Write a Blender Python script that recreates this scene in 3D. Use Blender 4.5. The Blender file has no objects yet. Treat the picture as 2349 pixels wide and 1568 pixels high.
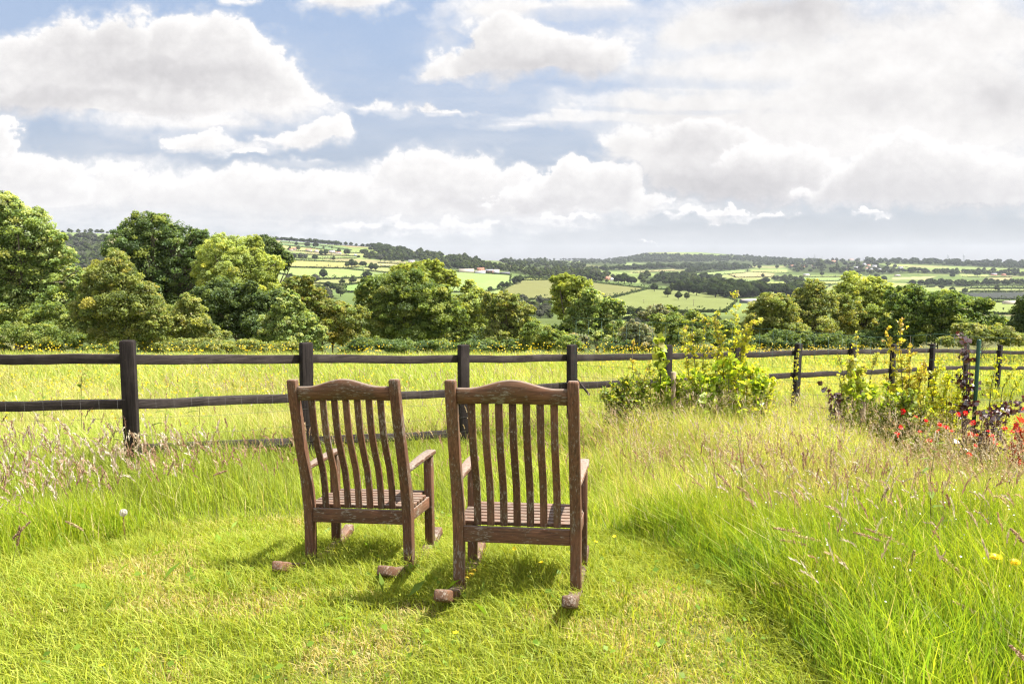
import bpy, math, random
import numpy as np
from mathutils import Vector, Matrix

R = math.radians
rng = np.random.default_rng(7)
random.seed(7)
NTH = ('first second third fourth fifth sixth seventh eighth ninth tenth eleventh twelfth thirteenth fourteenth fifteenth sixteenth seventeenth '
       'eighteenth nineteenth twentieth twenty-first twenty-second twenty-third twenty-fourth twenty-fifth twenty-sixth twenty-seventh').split()
scene = bpy.context.scene
col = scene.collection

# ------------------------------------------------------------------ camera
EYE = 1.647
PITCH = R(4.974)
LENS = 30.8
F = LENS / 36 * 2349.0            # focal length in photo units (photo measured 2349 x 1568)
cam_d = bpy.data.cameras.new("camera")
cam_d.lens = LENS
cam_d.sensor_width = 36
cam_d.clip_start = 0.05
cam_d.clip_end = 40000
cam = bpy.data.objects.new("camera", cam_d)
cam.location = (0, 0, EYE)
cam.rotation_euler = (R(90) - PITCH, 0, 0)
col.objects.link(cam)
scene.camera = cam

# ------------------------------------------------------------------ light
SUN_EL, SUN_AZ = R(60), R(86)      # azimuth measured from +Y towards +X
sun_d = bpy.data.lights.new("sun", 'SUN')
sun_d.energy = 5.0
sun_d.angle = R(0.5)
sun_d.color = (1.0, 0.955, 0.88)
sun = bpy.data.objects.new("sun", sun_d)
sdir = Vector((math.cos(SUN_EL) * math.sin(SUN_AZ), math.cos(SUN_EL) * math.cos(SUN_AZ), math.sin(SUN_EL)))
sun.rotation_euler = sdir.to_track_quat('Z', 'Y').to_euler()
col.objects.link(sun)

vs = scene.view_settings
vs.view_transform = 'Standard'
vs.look = 'None'
vs.gamma = 1.0
vs.exposure = 1.7
scene.cycles.use_denoising = True
scene.cycles.denoising_prefilter = 'NONE'
scene.cycles.pixel_filter_type = 'BLACKMAN_HARRIS'
scene.cycles.filter_width = 1.3
scene.cycles.max_bounces = 8
scene.cycles.diffuse_bounces = 4
scene.cycles.transmission_bounces = 6
scene.cycles.volume_bounces = 0
scene.cycles.caustics_reflective = False
scene.cycles.caustics_refractive = False


def ray(px, py):
    """direction (not normalised) through a point of the photo, y component = depth"""
    u = (px - 1174.5) / F
    v = (py - 784.0) / F
    c, s = math.cos(PITCH), math.sin(PITCH)
    # camera forward (0,c,-s), up (0,s,c), right (1,0,0)
    d = Vector((u, c - v * s, -s - v * c))
    return d


def at(px, py, Y):
    """world point seen at a photo point, at distance Y along +Y"""
    d = ray(px, py)
    k = Y / d.y
    return Vector((d.x * k, Y, EYE + d.z * k))


# ------------------------------------------------------------------ node helpers
def new_mat(name):
    m = bpy.data.materials.new(name)
    m.use_nodes = True
    nt = m.node_tree
    for n in list(nt.nodes):
        nt.nodes.remove(n)
    out = nt.nodes.new('ShaderNodeOutputMaterial')
    return m, nt, out


def N(nt, typ, **kw):
    n = nt.nodes.new(typ)
    for k, v in kw.items():
        setattr(n, k, v)
    return n


def val(nt, op, a, b=None, c=None, clamp=False):
    n = nt.nodes.new('ShaderNodeMath')
    n.operation = op
    n.use_clamp = clamp
    for i, x in enumerate((a, b, c)):
        if x is None:
            continue
        if isinstance(x, (int, float)):
            n.inputs[i].default_value = x
        else:
            nt.links.new(x, n.inputs[i])
    return n.outputs[0]


def mixc(nt, fac, a, b, blend='MIX'):
    n = nt.nodes.new('ShaderNodeMix')
    n.data_type = 'RGBA'
    n.blend_type = blend
    for sock, x in ((n.inputs[0], fac), (n.inputs[6], a), (n.inputs[7], b)):
        if isinstance(x, (int, float)):
            sock.default_value = x
        elif isinstance(x, tuple):
            sock.default_value = (*x[:3], 1)
        else:
            nt.links.new(x, sock)
    return n.outputs[2]


def ramp(nt, fac, stops, interp='LINEAR'):
    n = nt.nodes.new('ShaderNodeValToRGB')
    n.color_ramp.interpolation = interp
    e = n.color_ramp.elements
    while len(e) > 1:
        e.remove(e[-1])
    for i, (p, c) in enumerate(stops):
        el = e[0] if i == 0 else e.new(p)
        el.position = p
        el.color = (*c[:3], 1) if isinstance(c, tuple) else (c, c, c, 1)
    nt.links.new(fac, n.inputs[0])
    return n.outputs[0]


# ------------------------------------------------------------------ world: sky with clouds
def build_world():
    w = bpy.data.worlds.new("World")
    scene.world = w
    w.use_nodes = True
    nt = w.node_tree
    for n in list(nt.nodes):
        nt.nodes.remove(n)
    out = nt.nodes.new('ShaderNodeOutputWorld')
    bg = nt.nodes.new('ShaderNodeBackground')
    bg.inputs['Strength'].default_value = 0.05
    nt.links.new(bg.outputs[0], out.inputs['Surface'])
    sky = N(nt, 'ShaderNodeTexSky', sky_type='NISHITA')
    sky.sun_disc = False
    sky.sun_elevation = SUN_EL
    sky.sun_rotation = SUN_AZ
    sky.air_density = 1.0
    sky.dust_density = 0.3
    sky.ozone_density = 1.0
    tc = nt.nodes.new('ShaderNodeTexCoord')
    sep = nt.nodes.new('ShaderNodeSeparateXYZ')
    nt.links.new(tc.outputs['Generated'], sep.inputs[0])
    el = val(nt, 'ARCSINE', sep.outputs[2])
    # pale summer veil over the blue, stronger towards the horizon
    veil = N(nt, 'ShaderNodeMapRange', interpolation_type='SMOOTHSTEP')
    veil.inputs['From Min'].default_value = -0.02
    veil.inputs['From Max'].default_value = 0.42
    veil.inputs['To Min'].default_value = 0.85
    veil.inputs['To Max'].default_value = 0.6
    nt.links.new(el, veil.inputs['Value'])
    hz = N(nt, 'ShaderNodeMapRange', interpolation_type='SMOOTHSTEP')
    hz.inputs['From Min'].default_value = 0.0
    hz.inputs['From Max'].default_value = 0.3
    nt.links.new(el, hz.inputs['Value'])
    base = mixc(nt, veil.outputs[0], sky.outputs[0], mixc(nt, hz.outputs[0], (2.45, 2.55, 3.0), (2.8, 3.45, 4.7)))
    # unseen broken cloud overhead and behind the viewer, added to raise the fill light
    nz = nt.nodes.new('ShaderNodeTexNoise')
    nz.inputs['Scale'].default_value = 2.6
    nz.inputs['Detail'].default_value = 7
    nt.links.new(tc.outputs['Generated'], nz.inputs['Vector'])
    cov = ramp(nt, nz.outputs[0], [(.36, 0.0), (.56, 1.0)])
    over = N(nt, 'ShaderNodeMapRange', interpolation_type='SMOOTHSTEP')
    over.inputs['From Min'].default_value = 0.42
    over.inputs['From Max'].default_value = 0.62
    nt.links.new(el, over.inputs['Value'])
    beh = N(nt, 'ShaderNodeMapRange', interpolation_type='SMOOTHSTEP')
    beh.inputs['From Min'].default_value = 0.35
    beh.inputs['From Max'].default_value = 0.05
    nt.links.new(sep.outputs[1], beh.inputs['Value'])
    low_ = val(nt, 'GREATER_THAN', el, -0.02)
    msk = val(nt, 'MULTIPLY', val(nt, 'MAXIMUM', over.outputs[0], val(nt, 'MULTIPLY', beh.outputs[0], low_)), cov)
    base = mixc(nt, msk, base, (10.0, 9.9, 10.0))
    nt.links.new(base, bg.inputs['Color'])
    w.cycles.sampling_method = 'MANUAL'
    w.cycles.sample_map_resolution = 512


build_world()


# ------------------------------------------------------------------ scene helpers
def tag(o, label=None, cat=None, group=None, kind=None):
    if label:
        o['label'] = label
    if cat:
        o['category'] = cat
    if group:
        o['group'] = group
    if kind:
        o['kind'] = kind
    return o


def empty(name, loc, label, cat, group=None, rz=0.0):
    o = bpy.data.objects.new(name, None)
    o.empty_display_size = 0.2
    o.location = loc
    o.rotation_euler = (0, 0, rz)
    col.objects.link(o)
    return tag(o, label, cat, group)


def link_mesh(name, me, mat=None, parent=None):
    if mat is not None and not me.materials:
        me.materials.append(mat)
    o = bpy.data.objects.new(name, me)
    col.objects.link(o)
    if parent is not None:
        o.parent = parent
    return o


def np_mesh(name, verts, loops, totals, colors=None, smooth=False):
    """verts (n,3), loops flat vertex indices, totals vertices per face, colors (n,3) per point"""
    me = bpy.data.meshes.new(name)
    verts = np.ascontiguousarray(verts, dtype=np.float32)
    loops = np.ascontiguousarray(loops, dtype=np.int32).ravel()
    totals = np.ascontiguousarray(totals, dtype=np.int32)
    me.vertices.add(len(verts))
    me.vertices.foreach_set('co', verts.ravel())
    me.loops.add(len(loops))
    me.loops.foreach_set('vertex_index', loops)
    me.polygons.add(len(totals))
    starts = np.concatenate(([0], np.cumsum(totals)[:-1])).astype(np.int32)
    me.polygons.foreach_set('loop_start', starts)
    me.polygons.foreach_set('loop_total', totals)
    if smooth:
        me.polygons.foreach_set('use_smooth', np.ones(len(totals), dtype=bool))
    if colors is not None:
        at_ = me.color_attributes.new('tint', 'FLOAT_COLOR', 'POINT')
        c4 = np.ones((len(verts), 4), dtype=np.float32)
        c4[:, :3] = colors
        at_.data.foreach_set('color', c4.ravel())
    me.update(calc_edges=True)
    return me


class MB:
    """collects simple solids as one mesh"""
    def __init__(self):
        self.v, self.f, self.c = [], [], []

    def add(self, verts, faces, color=None):
        o = len(self.v)
        self.v += [tuple(p) for p in verts]
        self.f += [[i + o for i in f] for f in faces]
        self.c += [color or (1, 1, 1)] * len(verts)

    def prism(self, sections, cap=True):
        """sections: list of equal-length vertex rings"""
        n = len(sections[0])
        vs_, fs = [], []
        for s in sections:
            vs_ += list(s)
        for k in range(len(sections) - 1):
            for i in range(n):
                j = (i + 1) % n
                fs.append([k * n + i, k * n + j, (k + 1) * n + j, (k + 1) * n + i])
        if cap:
            fs.append(list(range(n))[::-1])
            fs.append([(len(sections) - 1) * n + i for i in range(n)])
        self.add(vs_, fs)

    def box(self, x0, x1, y0, y1, z0, z1):
        self.prism([[(x0, y0, z0), (x1, y0, z0), (x1, y1, z0), (x0, y1, z0)], [(x0, y0, z1), (x1, y0, z1), (x1, y1, z1), (x0, y1, z1)]])

    def tube(self, pts, radii, n=6):
        pts = [Vector(p) for p in pts]
        if not hasattr(radii, '__len__'):
            radii = [radii] * len(pts)
        secs = []
        up = Vector((0.13, 0.31, 0.94))
        for i, p in enumerate(pts):
            t = (pts[min(i + 1, len(pts) - 1)] - pts[max(i - 1, 0)])
            if t.length < 1e-9:
                t = Vector((0, 0, 1))
            t.normalize()
            a = t.cross(up)
            if a.length < 1e-3:
                a = t.cross(Vector((1, 0, 0)))
            a.normalize()
            b = t.cross(a)
            secs.append([p + (a * math.cos(2 * math.pi * k / n) + b * math.sin(2 * math.pi * k / n)) * radii[i] for k in range(n)])
        self.prism(secs)

    def mesh(self, name, smooth=False, colors=False):
        loops = [i for f in self.f for i in f]
        tot = [len(f) for f in self.f]
        return np_mesh(name, np.array(self.v), loops, tot, np.array(self.c) if colors else None, smooth)

    def build(self, name, mat, parent=None, smooth=False, bevel=0.0, colors=False):
        o = link_mesh(name, self.mesh(name, smooth, colors), mat, parent)
        if bevel:
            b = o.modifiers.new('bevel', 'BEVEL')
            b.width = bevel
            b.segments = 2
            b.limit_method = 'ANGLE'
        return o


def copy_tree(o, parent=None):
    c = o.copy()
    col.objects.link(c)
    c.parent = parent
    for ch in list(o.children):
        copy_tree(ch, c)
    return c


def hash2(ix, iy, seed):
    h = (ix.astype(np.int64) * 374761393 + iy.astype(np.int64) * 668265263 + seed * 1442695041) & 0x7fffffff
    h = (h ^ (h >> 13)) * 1274126177 & 0x7fffffff
    return ((h ^ (h >> 16)) & 0xffff) / 65535.0


def vnoise(x, y, scale, seed=0, octaves=3):
    x = np.asarray(x, float) * scale
    y = np.asarray(y, float) * scale
    tot = np.zeros_like(x)
    amp, norm = 1.0, 0.0
    for o in range(octaves):
        ix, iy = np.floor(x), np.floor(y)
        fx, fy = x - ix, y - iy
        fx, fy = fx * fx * (3 - 2 * fx), fy * fy * (3 - 2 * fy)
        a = hash2(ix, iy, seed + o); b = hash2(ix + 1, iy, seed + o)
        c = hash2(ix, iy + 1, seed + o); d = hash2(ix + 1, iy + 1, seed + o)
        tot += amp * ((a * (1 - fx) + b * fx) * (1 - fy) + (c * (1 - fx) + d * fx) * fy)
        norm += amp
        amp *= 0.5
        x, y = x * 2.03, y * 2.03
    return tot / norm


def sstep(a, b, x):
    t = np.clip((x - a) / (b - a), 0, 1)
    return t * t * (3 - 2 * t)


# ------------------------------------------------------------------ clouds: a far backdrop of cumulus, laid out by direction
def perlin(x, y, seed=0):
    ix, iy = np.floor(x), np.floor(y)
    fx, fy = x - ix, y - iy
    u, v = fx * fx * fx * (fx * (fx * 6 - 15) + 10), fy * fy * fy * (fy * (fy * 6 - 15) + 10)
    def g(di, dj):
        a = hash2(ix + di, iy + dj, seed) * 2 * math.pi
        return np.cos(a) * (fx - di) + np.sin(a) * (fy - dj)
    return (g(0, 0) * (1 - u) + g(1, 0) * u) * (1 - v) + (g(0, 1) * (1 - u) + g(1, 1) * u) * v


def fbm(x, y, octv, gain=.5, seed=0, billow=False):
    t, a, n = 0, 1.0, 0
    for o in range(octv):
        p = perlin(x + o * 17.3, y - o * 9.1, seed + o)
        t = t + a * ((np.abs(p) * 2.2 - .45) if billow else p * 1.5)
        n += a
        a *= gain
        x, y = x * 2.07, y * 2.07
    return t / n


LAYERS = [  # back to front: (softness, puff, blobs x, y, rx, ry, strength on the photo)
    (.42, .16, [(1150, 25, 110, 45), (1350, 10, 130, 30), (1730, 60, 240, 90), (2050, 90, 330, 120), (2300, 140, 220, 180), (1560, 90, 130, 50), (1640, 165, 240, 40, .85), (1900, 190, 380, 70), (1530, 238, 250, 28, .9), (1700, 262, 300, 45),
      (2150, 260, 330, 80), (1300, 275, 190, 18, .85), (1180, 292, 100, 10, .72), (1560, 305, 170, 40), (2000, 320, 300, 60), (2250, 330, 200, 60), (1800, 330, 200, 50), (1000, 40, 50, 22, .62), (1020, 90, 40, 30, .55), (2000, 400, 400, 60)]),
    (.20, .30, [(1160, 88, 80, 42), (1290, 125, 175, 55), (1200, 140, 120, 36), (1060, 152, 100, 36, .85), (1020, 178, 80, 20, .75), (810, 0, 100, 30), (545, 6, 46, 14, .75), (880, 250, 84, 18, .75), (1020, 258, 66, 9, .7)]),
    (.20, .30, [(60, 150, 130, 75), (175, 100, 120, 60), (330, 115, 140, 80), (470, 140, 110, 80), (600, 200, 100, 60), (230, 200, 300, 60), (500, 240, 250, 36), (110, 215, 220, 45), (330, 250, 200, 30), (690, 232, 80, 30)]),
    (.18, .32, [(395, 70, 62, 52), (420, 120, 80, 50), (540, 98, 62, 62), (590, 150, 80, 60), (640, 205, 80, 40), (700, 230, 60, 26)]),
    (.34, .22, [(420, 285, 220, 30, .85), (660, 252, 110, 24, .85), (520, 340, 110, 16, .8), (700, 368, 80, 12, .75), (250, 372, 180, 20, .6)]),
    (.40, .24, [(700, 460, 300, 60), (400, 450, 320, 60), (150, 440, 160, 50), (1000, 480, 240, 50), (1250, 480, 200, 34), (1500, 478, 130, 18, .85), (60, 460, 140, 50), (900, 420, 150, 50, .85)]),
    (.17, .34, [(0, 285, 44, 28), (0, 330, 50, 44), (40, 400, 90, 56), (125, 402, 52, 44), (170, 430, 60, 30), (60, 440, 120, 30)]),
    (.22, .32, [(240, 395, 70, 30, .85), (560, 410, 130, 34, .9), (330, 420, 90, 36, .85), (620, 440, 90, 34, .85), (740, 420, 90, 34, .85), (850, 450, 110, 40, .9), (680, 480, 120, 22, .8)]),
    (.17, .34, [(745, 298, 58, 32), (690, 320, 70, 18), (630, 325, 60, 12, .8), (450, 328, 80, 20), (400, 345, 40, 9, .75), (560, 350, 60, 8, .7)]),
    (.20, .34, [(960, 372, 84, 44), (920, 410, 60, 36), (1060, 405, 84, 50), (1010, 440, 110, 40), (1140, 425, 80, 46), (1100, 460, 140, 26), (1200, 395, 40, 20, .8)]),
    (.15, .36, [(1318, 385, 30, 38), (1345, 420, 60, 44), (1405, 425, 66, 46), (1270, 425, 60, 34), (1230, 455, 80, 26), (1440, 462, 90, 24), (1340, 460, 120, 24), (1180, 470, 60, 18)]),
    (.22, .34, [(1450, 330, 80, 50, .95), (1500, 380, 60, 40, .85), (1610, 320, 110, 44), (1660, 360, 140, 50), (1580, 420, 90, 40, .9), (1700, 425, 170, 48), (1850, 430, 160, 44), (1560, 385, 60, 30, .8)]),
    (.17, .36, [(1700, 365, 60, 36), (1760, 385, 60, 36), (1830, 365, 70, 36), (1870, 395, 90, 34), (1790, 410, 90, 26)]),
    (.22, .34, [(2080, 350, 90, 50), (2140, 385, 110, 50), (2010, 400, 110, 40), (2250, 400, 140, 60), (2100, 445, 240, 34), (2290, 455, 180, 34), (1960, 450, 130, 22, .85)]),
    (.20, .30, [(1990, 486, 36, 8, .8), (1660, 492, 120, 12, .85), (1760, 495, 60, 8, .8), (1480, 560, 34, 5, .65), (960, 520, 200, 16, .7), (1290, 500, 90, 12, .75)])]
VEILC = [(600, 510, 700, 60, .75), (1000, 520, 450, 36, .7), (250, 500, 350, 60, .75), (1200, 500, 300, 30, .6), (1550, 540, 420, 12, .35), (1950, 560, 500, 14, .3), (2000, 250, 500, 200, .55), (1500, 60, 300, 90, .45), (1250, 230, 250, 60, .4), (950, 250, 200, 50, .35), (700, 200, 120, 80, .3),
         (1250, 560, 200, 20, .3), (350, 330, 300, 16, .35), (200, 375, 200, 30, .45), (1100, 330, 180, 26, .3), (1000, 100, 60, 50, .25)]
GREYS = [(1680, 440, 200, 44, .55), (1800, 20, 140, 40, .62), (1600, 305, 110, 44, .30), (240, 85, 150, 46, .30), (410, 172, 180, 24, .40), (2030, 445, 320, 44, .30), (1265, 150, 150, 24, .35), (2300, 235, 90, 40, .45),
         (650, 500, 450, 44, .22), (1180, 480, 200, 22, .35), (1000, 515, 360, 16, .35), (2150, 480, 260, 16, .35), (110, 228, 220, 18, .3), (860, 480, 160, 24, .22), (2000, 225, 100, 30, .25), (400, 470, 200, 30, .22)]


def cloud_field(step=1.7, x0=-420, x1=2770, y0=-170, y1=604):
    xs = np.arange(x0, x1, step)
    ys = np.arange(y0, y1, step)
    X, Y = np.meshgrid(xs, ys)
    lo = np.clip((Y - 250) / 220, 0, 1)                    # heaps look smaller towards the horizon

    def two(fn):
        return fn(1.0) * (1 - lo) + fn(.52) * lo
    wx = two(lambda k: fbm(X / (120 * k), Y / (95 * k), 6, .55, 3) * k ** .5)
    wy = two(lambda k: fbm(X / (120 * k) + 31, Y / (95 * k) - 12, 6, .55, 9) * k ** .5)
    XW, YW = X + wx * 95, Y + wy * 55

    def blobs(lst, XX, YY, p=3.0):
        t = np.zeros_like(XX)
        for b in lst:
            amp = b[4] if len(b) > 4 else 1.0
            r2 = ((XX - b[0]) / (b[2] * 1.12)) ** 2 + ((YY - b[1]) / (b[3] * 1.12)) ** 2
            t += (amp * np.exp(-np.minimum(r2, 30) ** (p / 2) * .75)) ** 3
        return np.clip(t ** (1 / 3.), 0, 1.15)
    bl = two(lambda k: fbm(X / (50 * k), Y / (44 * k), 5, .55, 21, billow=True))
    b2 = two(lambda k: fbm(X / (140 * k), Y / (95 * k), 7, .55, 41))
    st = fbm(X / 150, Y / 34, 6, .58, 61)
    soft = two(lambda k: fbm(X / (90 * k) + 5, Y / (60 * k), 6, .55, 81))
    G = blobs(GREYS, XW, YW, 2.0)
    veil = np.clip(blobs(VEILC, XW, YW, 2.0) * (.75 + .9 * st), 0, .9)
    out = np.zeros_like(X)[..., None] + np.array([.985, .985, .995])
    alpha = veil * .8
    for li, (sf, puff, lst) in enumerate(LAYERS):
        ox = li * 37.0
        blv = np.roll(np.roll(bl, li * 61, 1), li * 23, 0)
        D = blobs(lst, XW, YW) + puff * blv + .30 * b2
        dens = np.clip((D - .44) / .5, 0, 1)
        tau = np.zeros_like(dens)
        for k, w in ((1.5, 1.5), (3, 1.7), (5, 2.2), (8, 3.2), (12, 4.2), (17, 5.5), (24, 7), (33, 9), (45, 12)):
            dx = int(round(k * .62 * 1.7 / step)); dy = int(round(k * 1.7 / step))
            sh = np.roll(np.roll(dens, dy, 0), -dx, 1)
            if dy:
                sh[:dy] = dens[:1] * .6
            tau += sh * w
        lit = np.exp(-tau / 13.0)
        thick = np.clip(dens * 1.7, 0, 1)
        hard = 1.0 if sf < .3 else .45
        bright = 1.055 + hard * (-.085 + .12 * lit + .05 * np.clip(blv, -.5, 1) + .06 * soft) - (1 - hard) * .012 + (1 - hard) * .07 * soft
        bright = bright - .25 * G * (.45 + .55 * thick) * (1 - .6 * lit) * (1 + .7 * soft)  # sunlit sides and grey undersides are painted into the cloud colour
        gy = -np.gradient(blobs(lst, X, Y), axis=0) / step * 55     # bases melt away, tops stay crisp
        a_ = np.clip((D - .43) / (sf * 1.45 * (1 + 1.8 * np.clip(gy, 0, 1))), 0, 1)
        a_ = a_ * a_ * (3 - 2 * a_)
        fr_ = np.clip((D - .22) / .34, 0, 1) * .30
        a_ = 1 - (1 - a_) * (1 - fr_)
        bright = np.clip(bright, .5, 1.05)
        t = np.clip((1.0 - bright) / .4, 0, 1)[..., None]
        cl = bright[..., None] * (np.array([1.0, .99, .985]) * (1 - t) + np.array([.985, .97, 1.0]) * t)
        na = 1 - (1 - alpha) * (1 - a_)
        out = (cl * a_[..., None] + out * (alpha * (1 - a_))[..., None]) / np.maximum(na, 1e-4)[..., None]
        alpha = na
    low = (np.clip((Y - 400) / 200, 0, 1) * .2)[..., None]
    colr = out * (1 - low) + np.array([.94, .945, .96]) * low
    # fade out at the border of the backdrop
    fr = np.minimum(np.minimum(X - x0, x1 - X) / 60, np.minimum(Y - y0, y1 - Y + 0) / 25)
    alpha = alpha * np.clip(fr, 0, 1)
    return X, Y, colr, alpha


def build_clouds():
    X, Y, colr, alpha = cloud_field()
    ny, nx = X.shape
    u, v = (X - 1174.5) / F, (Y - 784.0) / F
    cp, sp = math.cos(PITCH), math.sin(PITCH)
    d = np.stack([u, cp - v * sp, -sp - v * cp], -1)
    d /= np.linalg.norm(d, axis=-1)[..., None]
    V = (d * 16000.0 + np.array([0, 0, EYE])).reshape(-1, 3)
    idx = np.arange(nx * ny).reshape(ny, nx)
    q = np.stack([idx[:-1, :-1], idx[:-1, 1:], idx[1:, 1:], idx[1:, :-1]], -1).reshape(-1, 4)
    lin = np.clip(colr, 0, 1.2).reshape(-1, 3) ** 2.2
    me = np_mesh('clouds', V, q, np.full(len(q), 4), lin, smooth=True)
    at_ = me.attributes.new('cover', 'FLOAT', 'POINT')
    at_.data.foreach_set('value', alpha.ravel().astype(np.float32))
    m, nt, out = new_mat('cloud_light')
    ca = N(nt, 'ShaderNodeAttribute', attribute_name='tint')
    aa = N(nt, 'ShaderNodeAttribute', attribute_name='cover')
    em = nt.nodes.new('ShaderNodeEmission')
    em.inputs['Strength'].default_value = 0.282
    nt.links.new(ca.outputs['Color'], em.inputs['Color'])
    tr = nt.nodes.new('ShaderNodeBsdfTransparent')
    mx = nt.nodes.new('ShaderNodeMixShader')
    nt.links.new(aa.outputs['Fac'], mx.inputs[0])
    nt.links.new(tr.outputs[0], mx.inputs[1]); nt.links.new(em.outputs[0], mx.inputs[2])
    nt.links.new(mx.outputs[0], out.inputs[0])
    m.cycles.emission_sampling = 'NONE'
    o = link_mesh('clouds', me, m)
    tag(o, kind='structure')


build_clouds()


# ------------------------------------------------------------------ terrain
PX = [-1400, -300, 150, 420, 650, 900, 1150, 1300, 1420, 1475, 1600, 1760, 2000, 2200, 2349, 2800, 3700]
PROF = [
    [(600, 715), (1000, 665), (1500, 600), (1900, 560), (2300, 531), (2500, 530), (3500, 560), (9000, 600)],
    [(600, 715), (1000, 665), (1500, 600), (1900, 560), (2300, 531), (2500, 530), (3500, 560), (9000, 600)],
    [(600, 715), (1000, 665), (1500, 605), (1900, 562), (2300, 535), (2500, 531), (3500, 560), (9000, 600)],
    [(600, 715), (1000, 660), (1500, 603), (1900, 572), (2300, 548), (2550, 541), (3500, 570), (9000, 600)],
    [(600, 715), (900, 668), (1200, 636), (1500, 608), (1900, 580), (2400, 554), (2600, 549), (3500, 575), (9000, 600)],
    [(600, 722), (900, 682), (1200, 648), (1600, 615), (2000, 597), (2500, 574), (2800, 568), (3800, 585), (9000, 600)],
    [(600, 728), (900, 694), (1200, 660), (1600, 627), (2000, 612), (2600, 604), (3000, 601), (4000, 601), (6000, 598), (9000, 600)],
    [(600, 730), (900, 698), (1300, 656), (1600, 640), (2000, 626), (3000, 611), (4500, 602), (7000, 597), (9000, 600)],
    [(600, 728), (900, 699), (1300, 660), (2000, 636), (3000, 616), (4500, 603), (6000, 598), (6500, 597), (9000, 599)],
    [(600, 727), (900, 700), (1300, 664), (2000, 640), (3000, 618), (4500, 606), (6000, 579), (6500, 578), (9000, 595)],
    [(600, 727), (900, 702), (1300, 669), (2000, 645), (3000, 621), (4500, 606), (6000, 578), (6500, 578), (9000, 595)],
    [(600, 727), (900, 704), (1300, 675), (2000, 652), (3000, 624), (4500, 605), (6000, 591), (6500, 590), (9000, 596)],
    [(600, 727), (900, 706), (1300, 682), (1800, 658), (2500, 636), (3200, 616), (4000, 602), (4600, 599), (6500, 600), (9000, 600)],
    [(600, 730), (900, 708), (1300, 686), (1800, 664), (2500, 640), (3200, 619), (4200, 603), (4800, 600), (6500, 600), (9000, 600)],
    [(600, 730), (900, 710), (1300, 688), (1800, 668), (2500, 643), (3200, 622), (4200, 606), (4800, 603), (6500, 603), (9000, 602)],
    [(600, 730), (900, 710), (1300, 688), (1800, 668), (2500, 643), (3200, 622), (4200, 606), (4800, 603), (6500, 603), (9000, 602)],
    [(600, 730), (900, 710), (1300, 688), (1800, 668), (2500, 643), (3200, 622), (4200, 606), (4800, 603), (6500, 603), (9000, 602)],
]
TANS = np.array([(p - 1174.5) / F for p in PX])
HOR = 784.0 - math.tan(PITCH) * F
DG = np.exp(np.linspace(math.log(60), math.log(9000), 220))       # depth samples (along +Y)
prof = []
for pr in PROF:
    D = [60, 150, 300] + [d for d, _ in pr]
    Z = [-6.5, -15.0, -29.0] + [EYE - (y - HOR) / F * d for d, y in pr]
    prof.append(np.interp(np.log(DG), np.log(D), Z))
prof = np.array(prof)
ker = np.array([1, 2, 3, 4, 3, 2, 1.0]); ker /= ker.sum()
prof = np.array([np.convolve(np.pad(p, 3, mode='edge'), ker, 'valid') for p in prof])
TG = np.linspace(TANS[0], TANS[-1], 481)
prof_f = np.array([np.interp(TG, TANS, prof[:, j]) for j in range(len(DG))]).T     # (tan, depth)
k2 = np.ones(5) / 5
prof_f = np.array([np.convolve(np.pad(prof_f[:, j], 2, mode='edge'), k2, 'valid') for j in range(len(DG))]).T
LDG = np.log(DG)


def far_h(x, y):
    y = np.maximum(y, 1.0)
    t = np.clip((x / y - TG[0]) / (TG[1] - TG[0]), 0, len(TG) - 1.001)
    d = np.clip((np.log(y) - LDG[0]) / (LDG[1] - LDG[0]), 0, len(DG) - 1.001)
    i, j = t.astype(int), d.astype(int)
    a, b = t - i, d - j
    z = prof_f[i, j] * (1 - a) * (1 - b) + prof_f[i + 1, j] * a * (1 - b) + prof_f[i, j + 1] * (1 - a) * b + prof_f[i + 1, j + 1] * a * b
    amp = np.clip((y - 200) / 1500, 0, 1) * 5.0
    return z + (vnoise(x, y, 1 / 260.0, 5, 2) - 0.5) * amp


def near_h(x, y):
    base = np.minimum(0.04 - 0.11 * (y - 4.25), 0.07)
    xc = np.maximum(np.minimum(x, 18), np.interp(y, [7, 12], [-3.5, 0.0]))
    plane = -0.094 - 0.059 * xc - 0.0267 * y
    s = sstep(5.0, 7.6, y)
    z = base * (1 - s) + plane * s
    yc = np.clip(19 + 0.8 * np.maximum(x, 0), 17, 38)
    d = y - yc
    z = z - 0.13 * np.where(d > 0, d * d / (d + 4.0), 0)
    z = z + 0.20 * np.exp(-((y - 8.4 - 0.25 * (x - 2)) / 2.0) ** 2) * sstep(.7, 2.0, x) * (1 - .7 * sstep(3.4, 4.2, x))      # low bank under the saplings
    z += (vnoise(x, y, 0.9, 3, 2) - 0.5) * 0.05
    return z


def ground(x, y):
    x = np.asarray(x, float); y = np.asarray(y, float)
    b = sstep(50, 110, y)
    return near_h(x, np.minimum(y, 140)) * (1 - b) + far_h(x, np.maximum(y, 60)) * b


def g1(x, y):
    return float(ground(np.array([x]), np.array([y]))[0])


_lookD = np.exp(np.linspace(math.log(160), math.log(8800), 900))


def far_point(px, py, dmin=160.0):
    """first ground point of the far country seen at a photo point"""
    d = ray(px, py)
    xs = _lookD * d.x / d.y
    zs = ground(xs, _lookD)
    line = EYE + d.z / d.y * _lookD
    hit = np.where((zs >= line) & (_lookD > dmin))[0]
    if len(hit) == 0:
        # nothing is that high there: take the highest visible crest
        k = int(np.argmax((zs - EYE) / _lookD - (_lookD < dmin) * 9))
    else:
        k = hit[0]
    return Vector((float(xs[k]), float(_lookD[k]), float(zs[k])))


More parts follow.
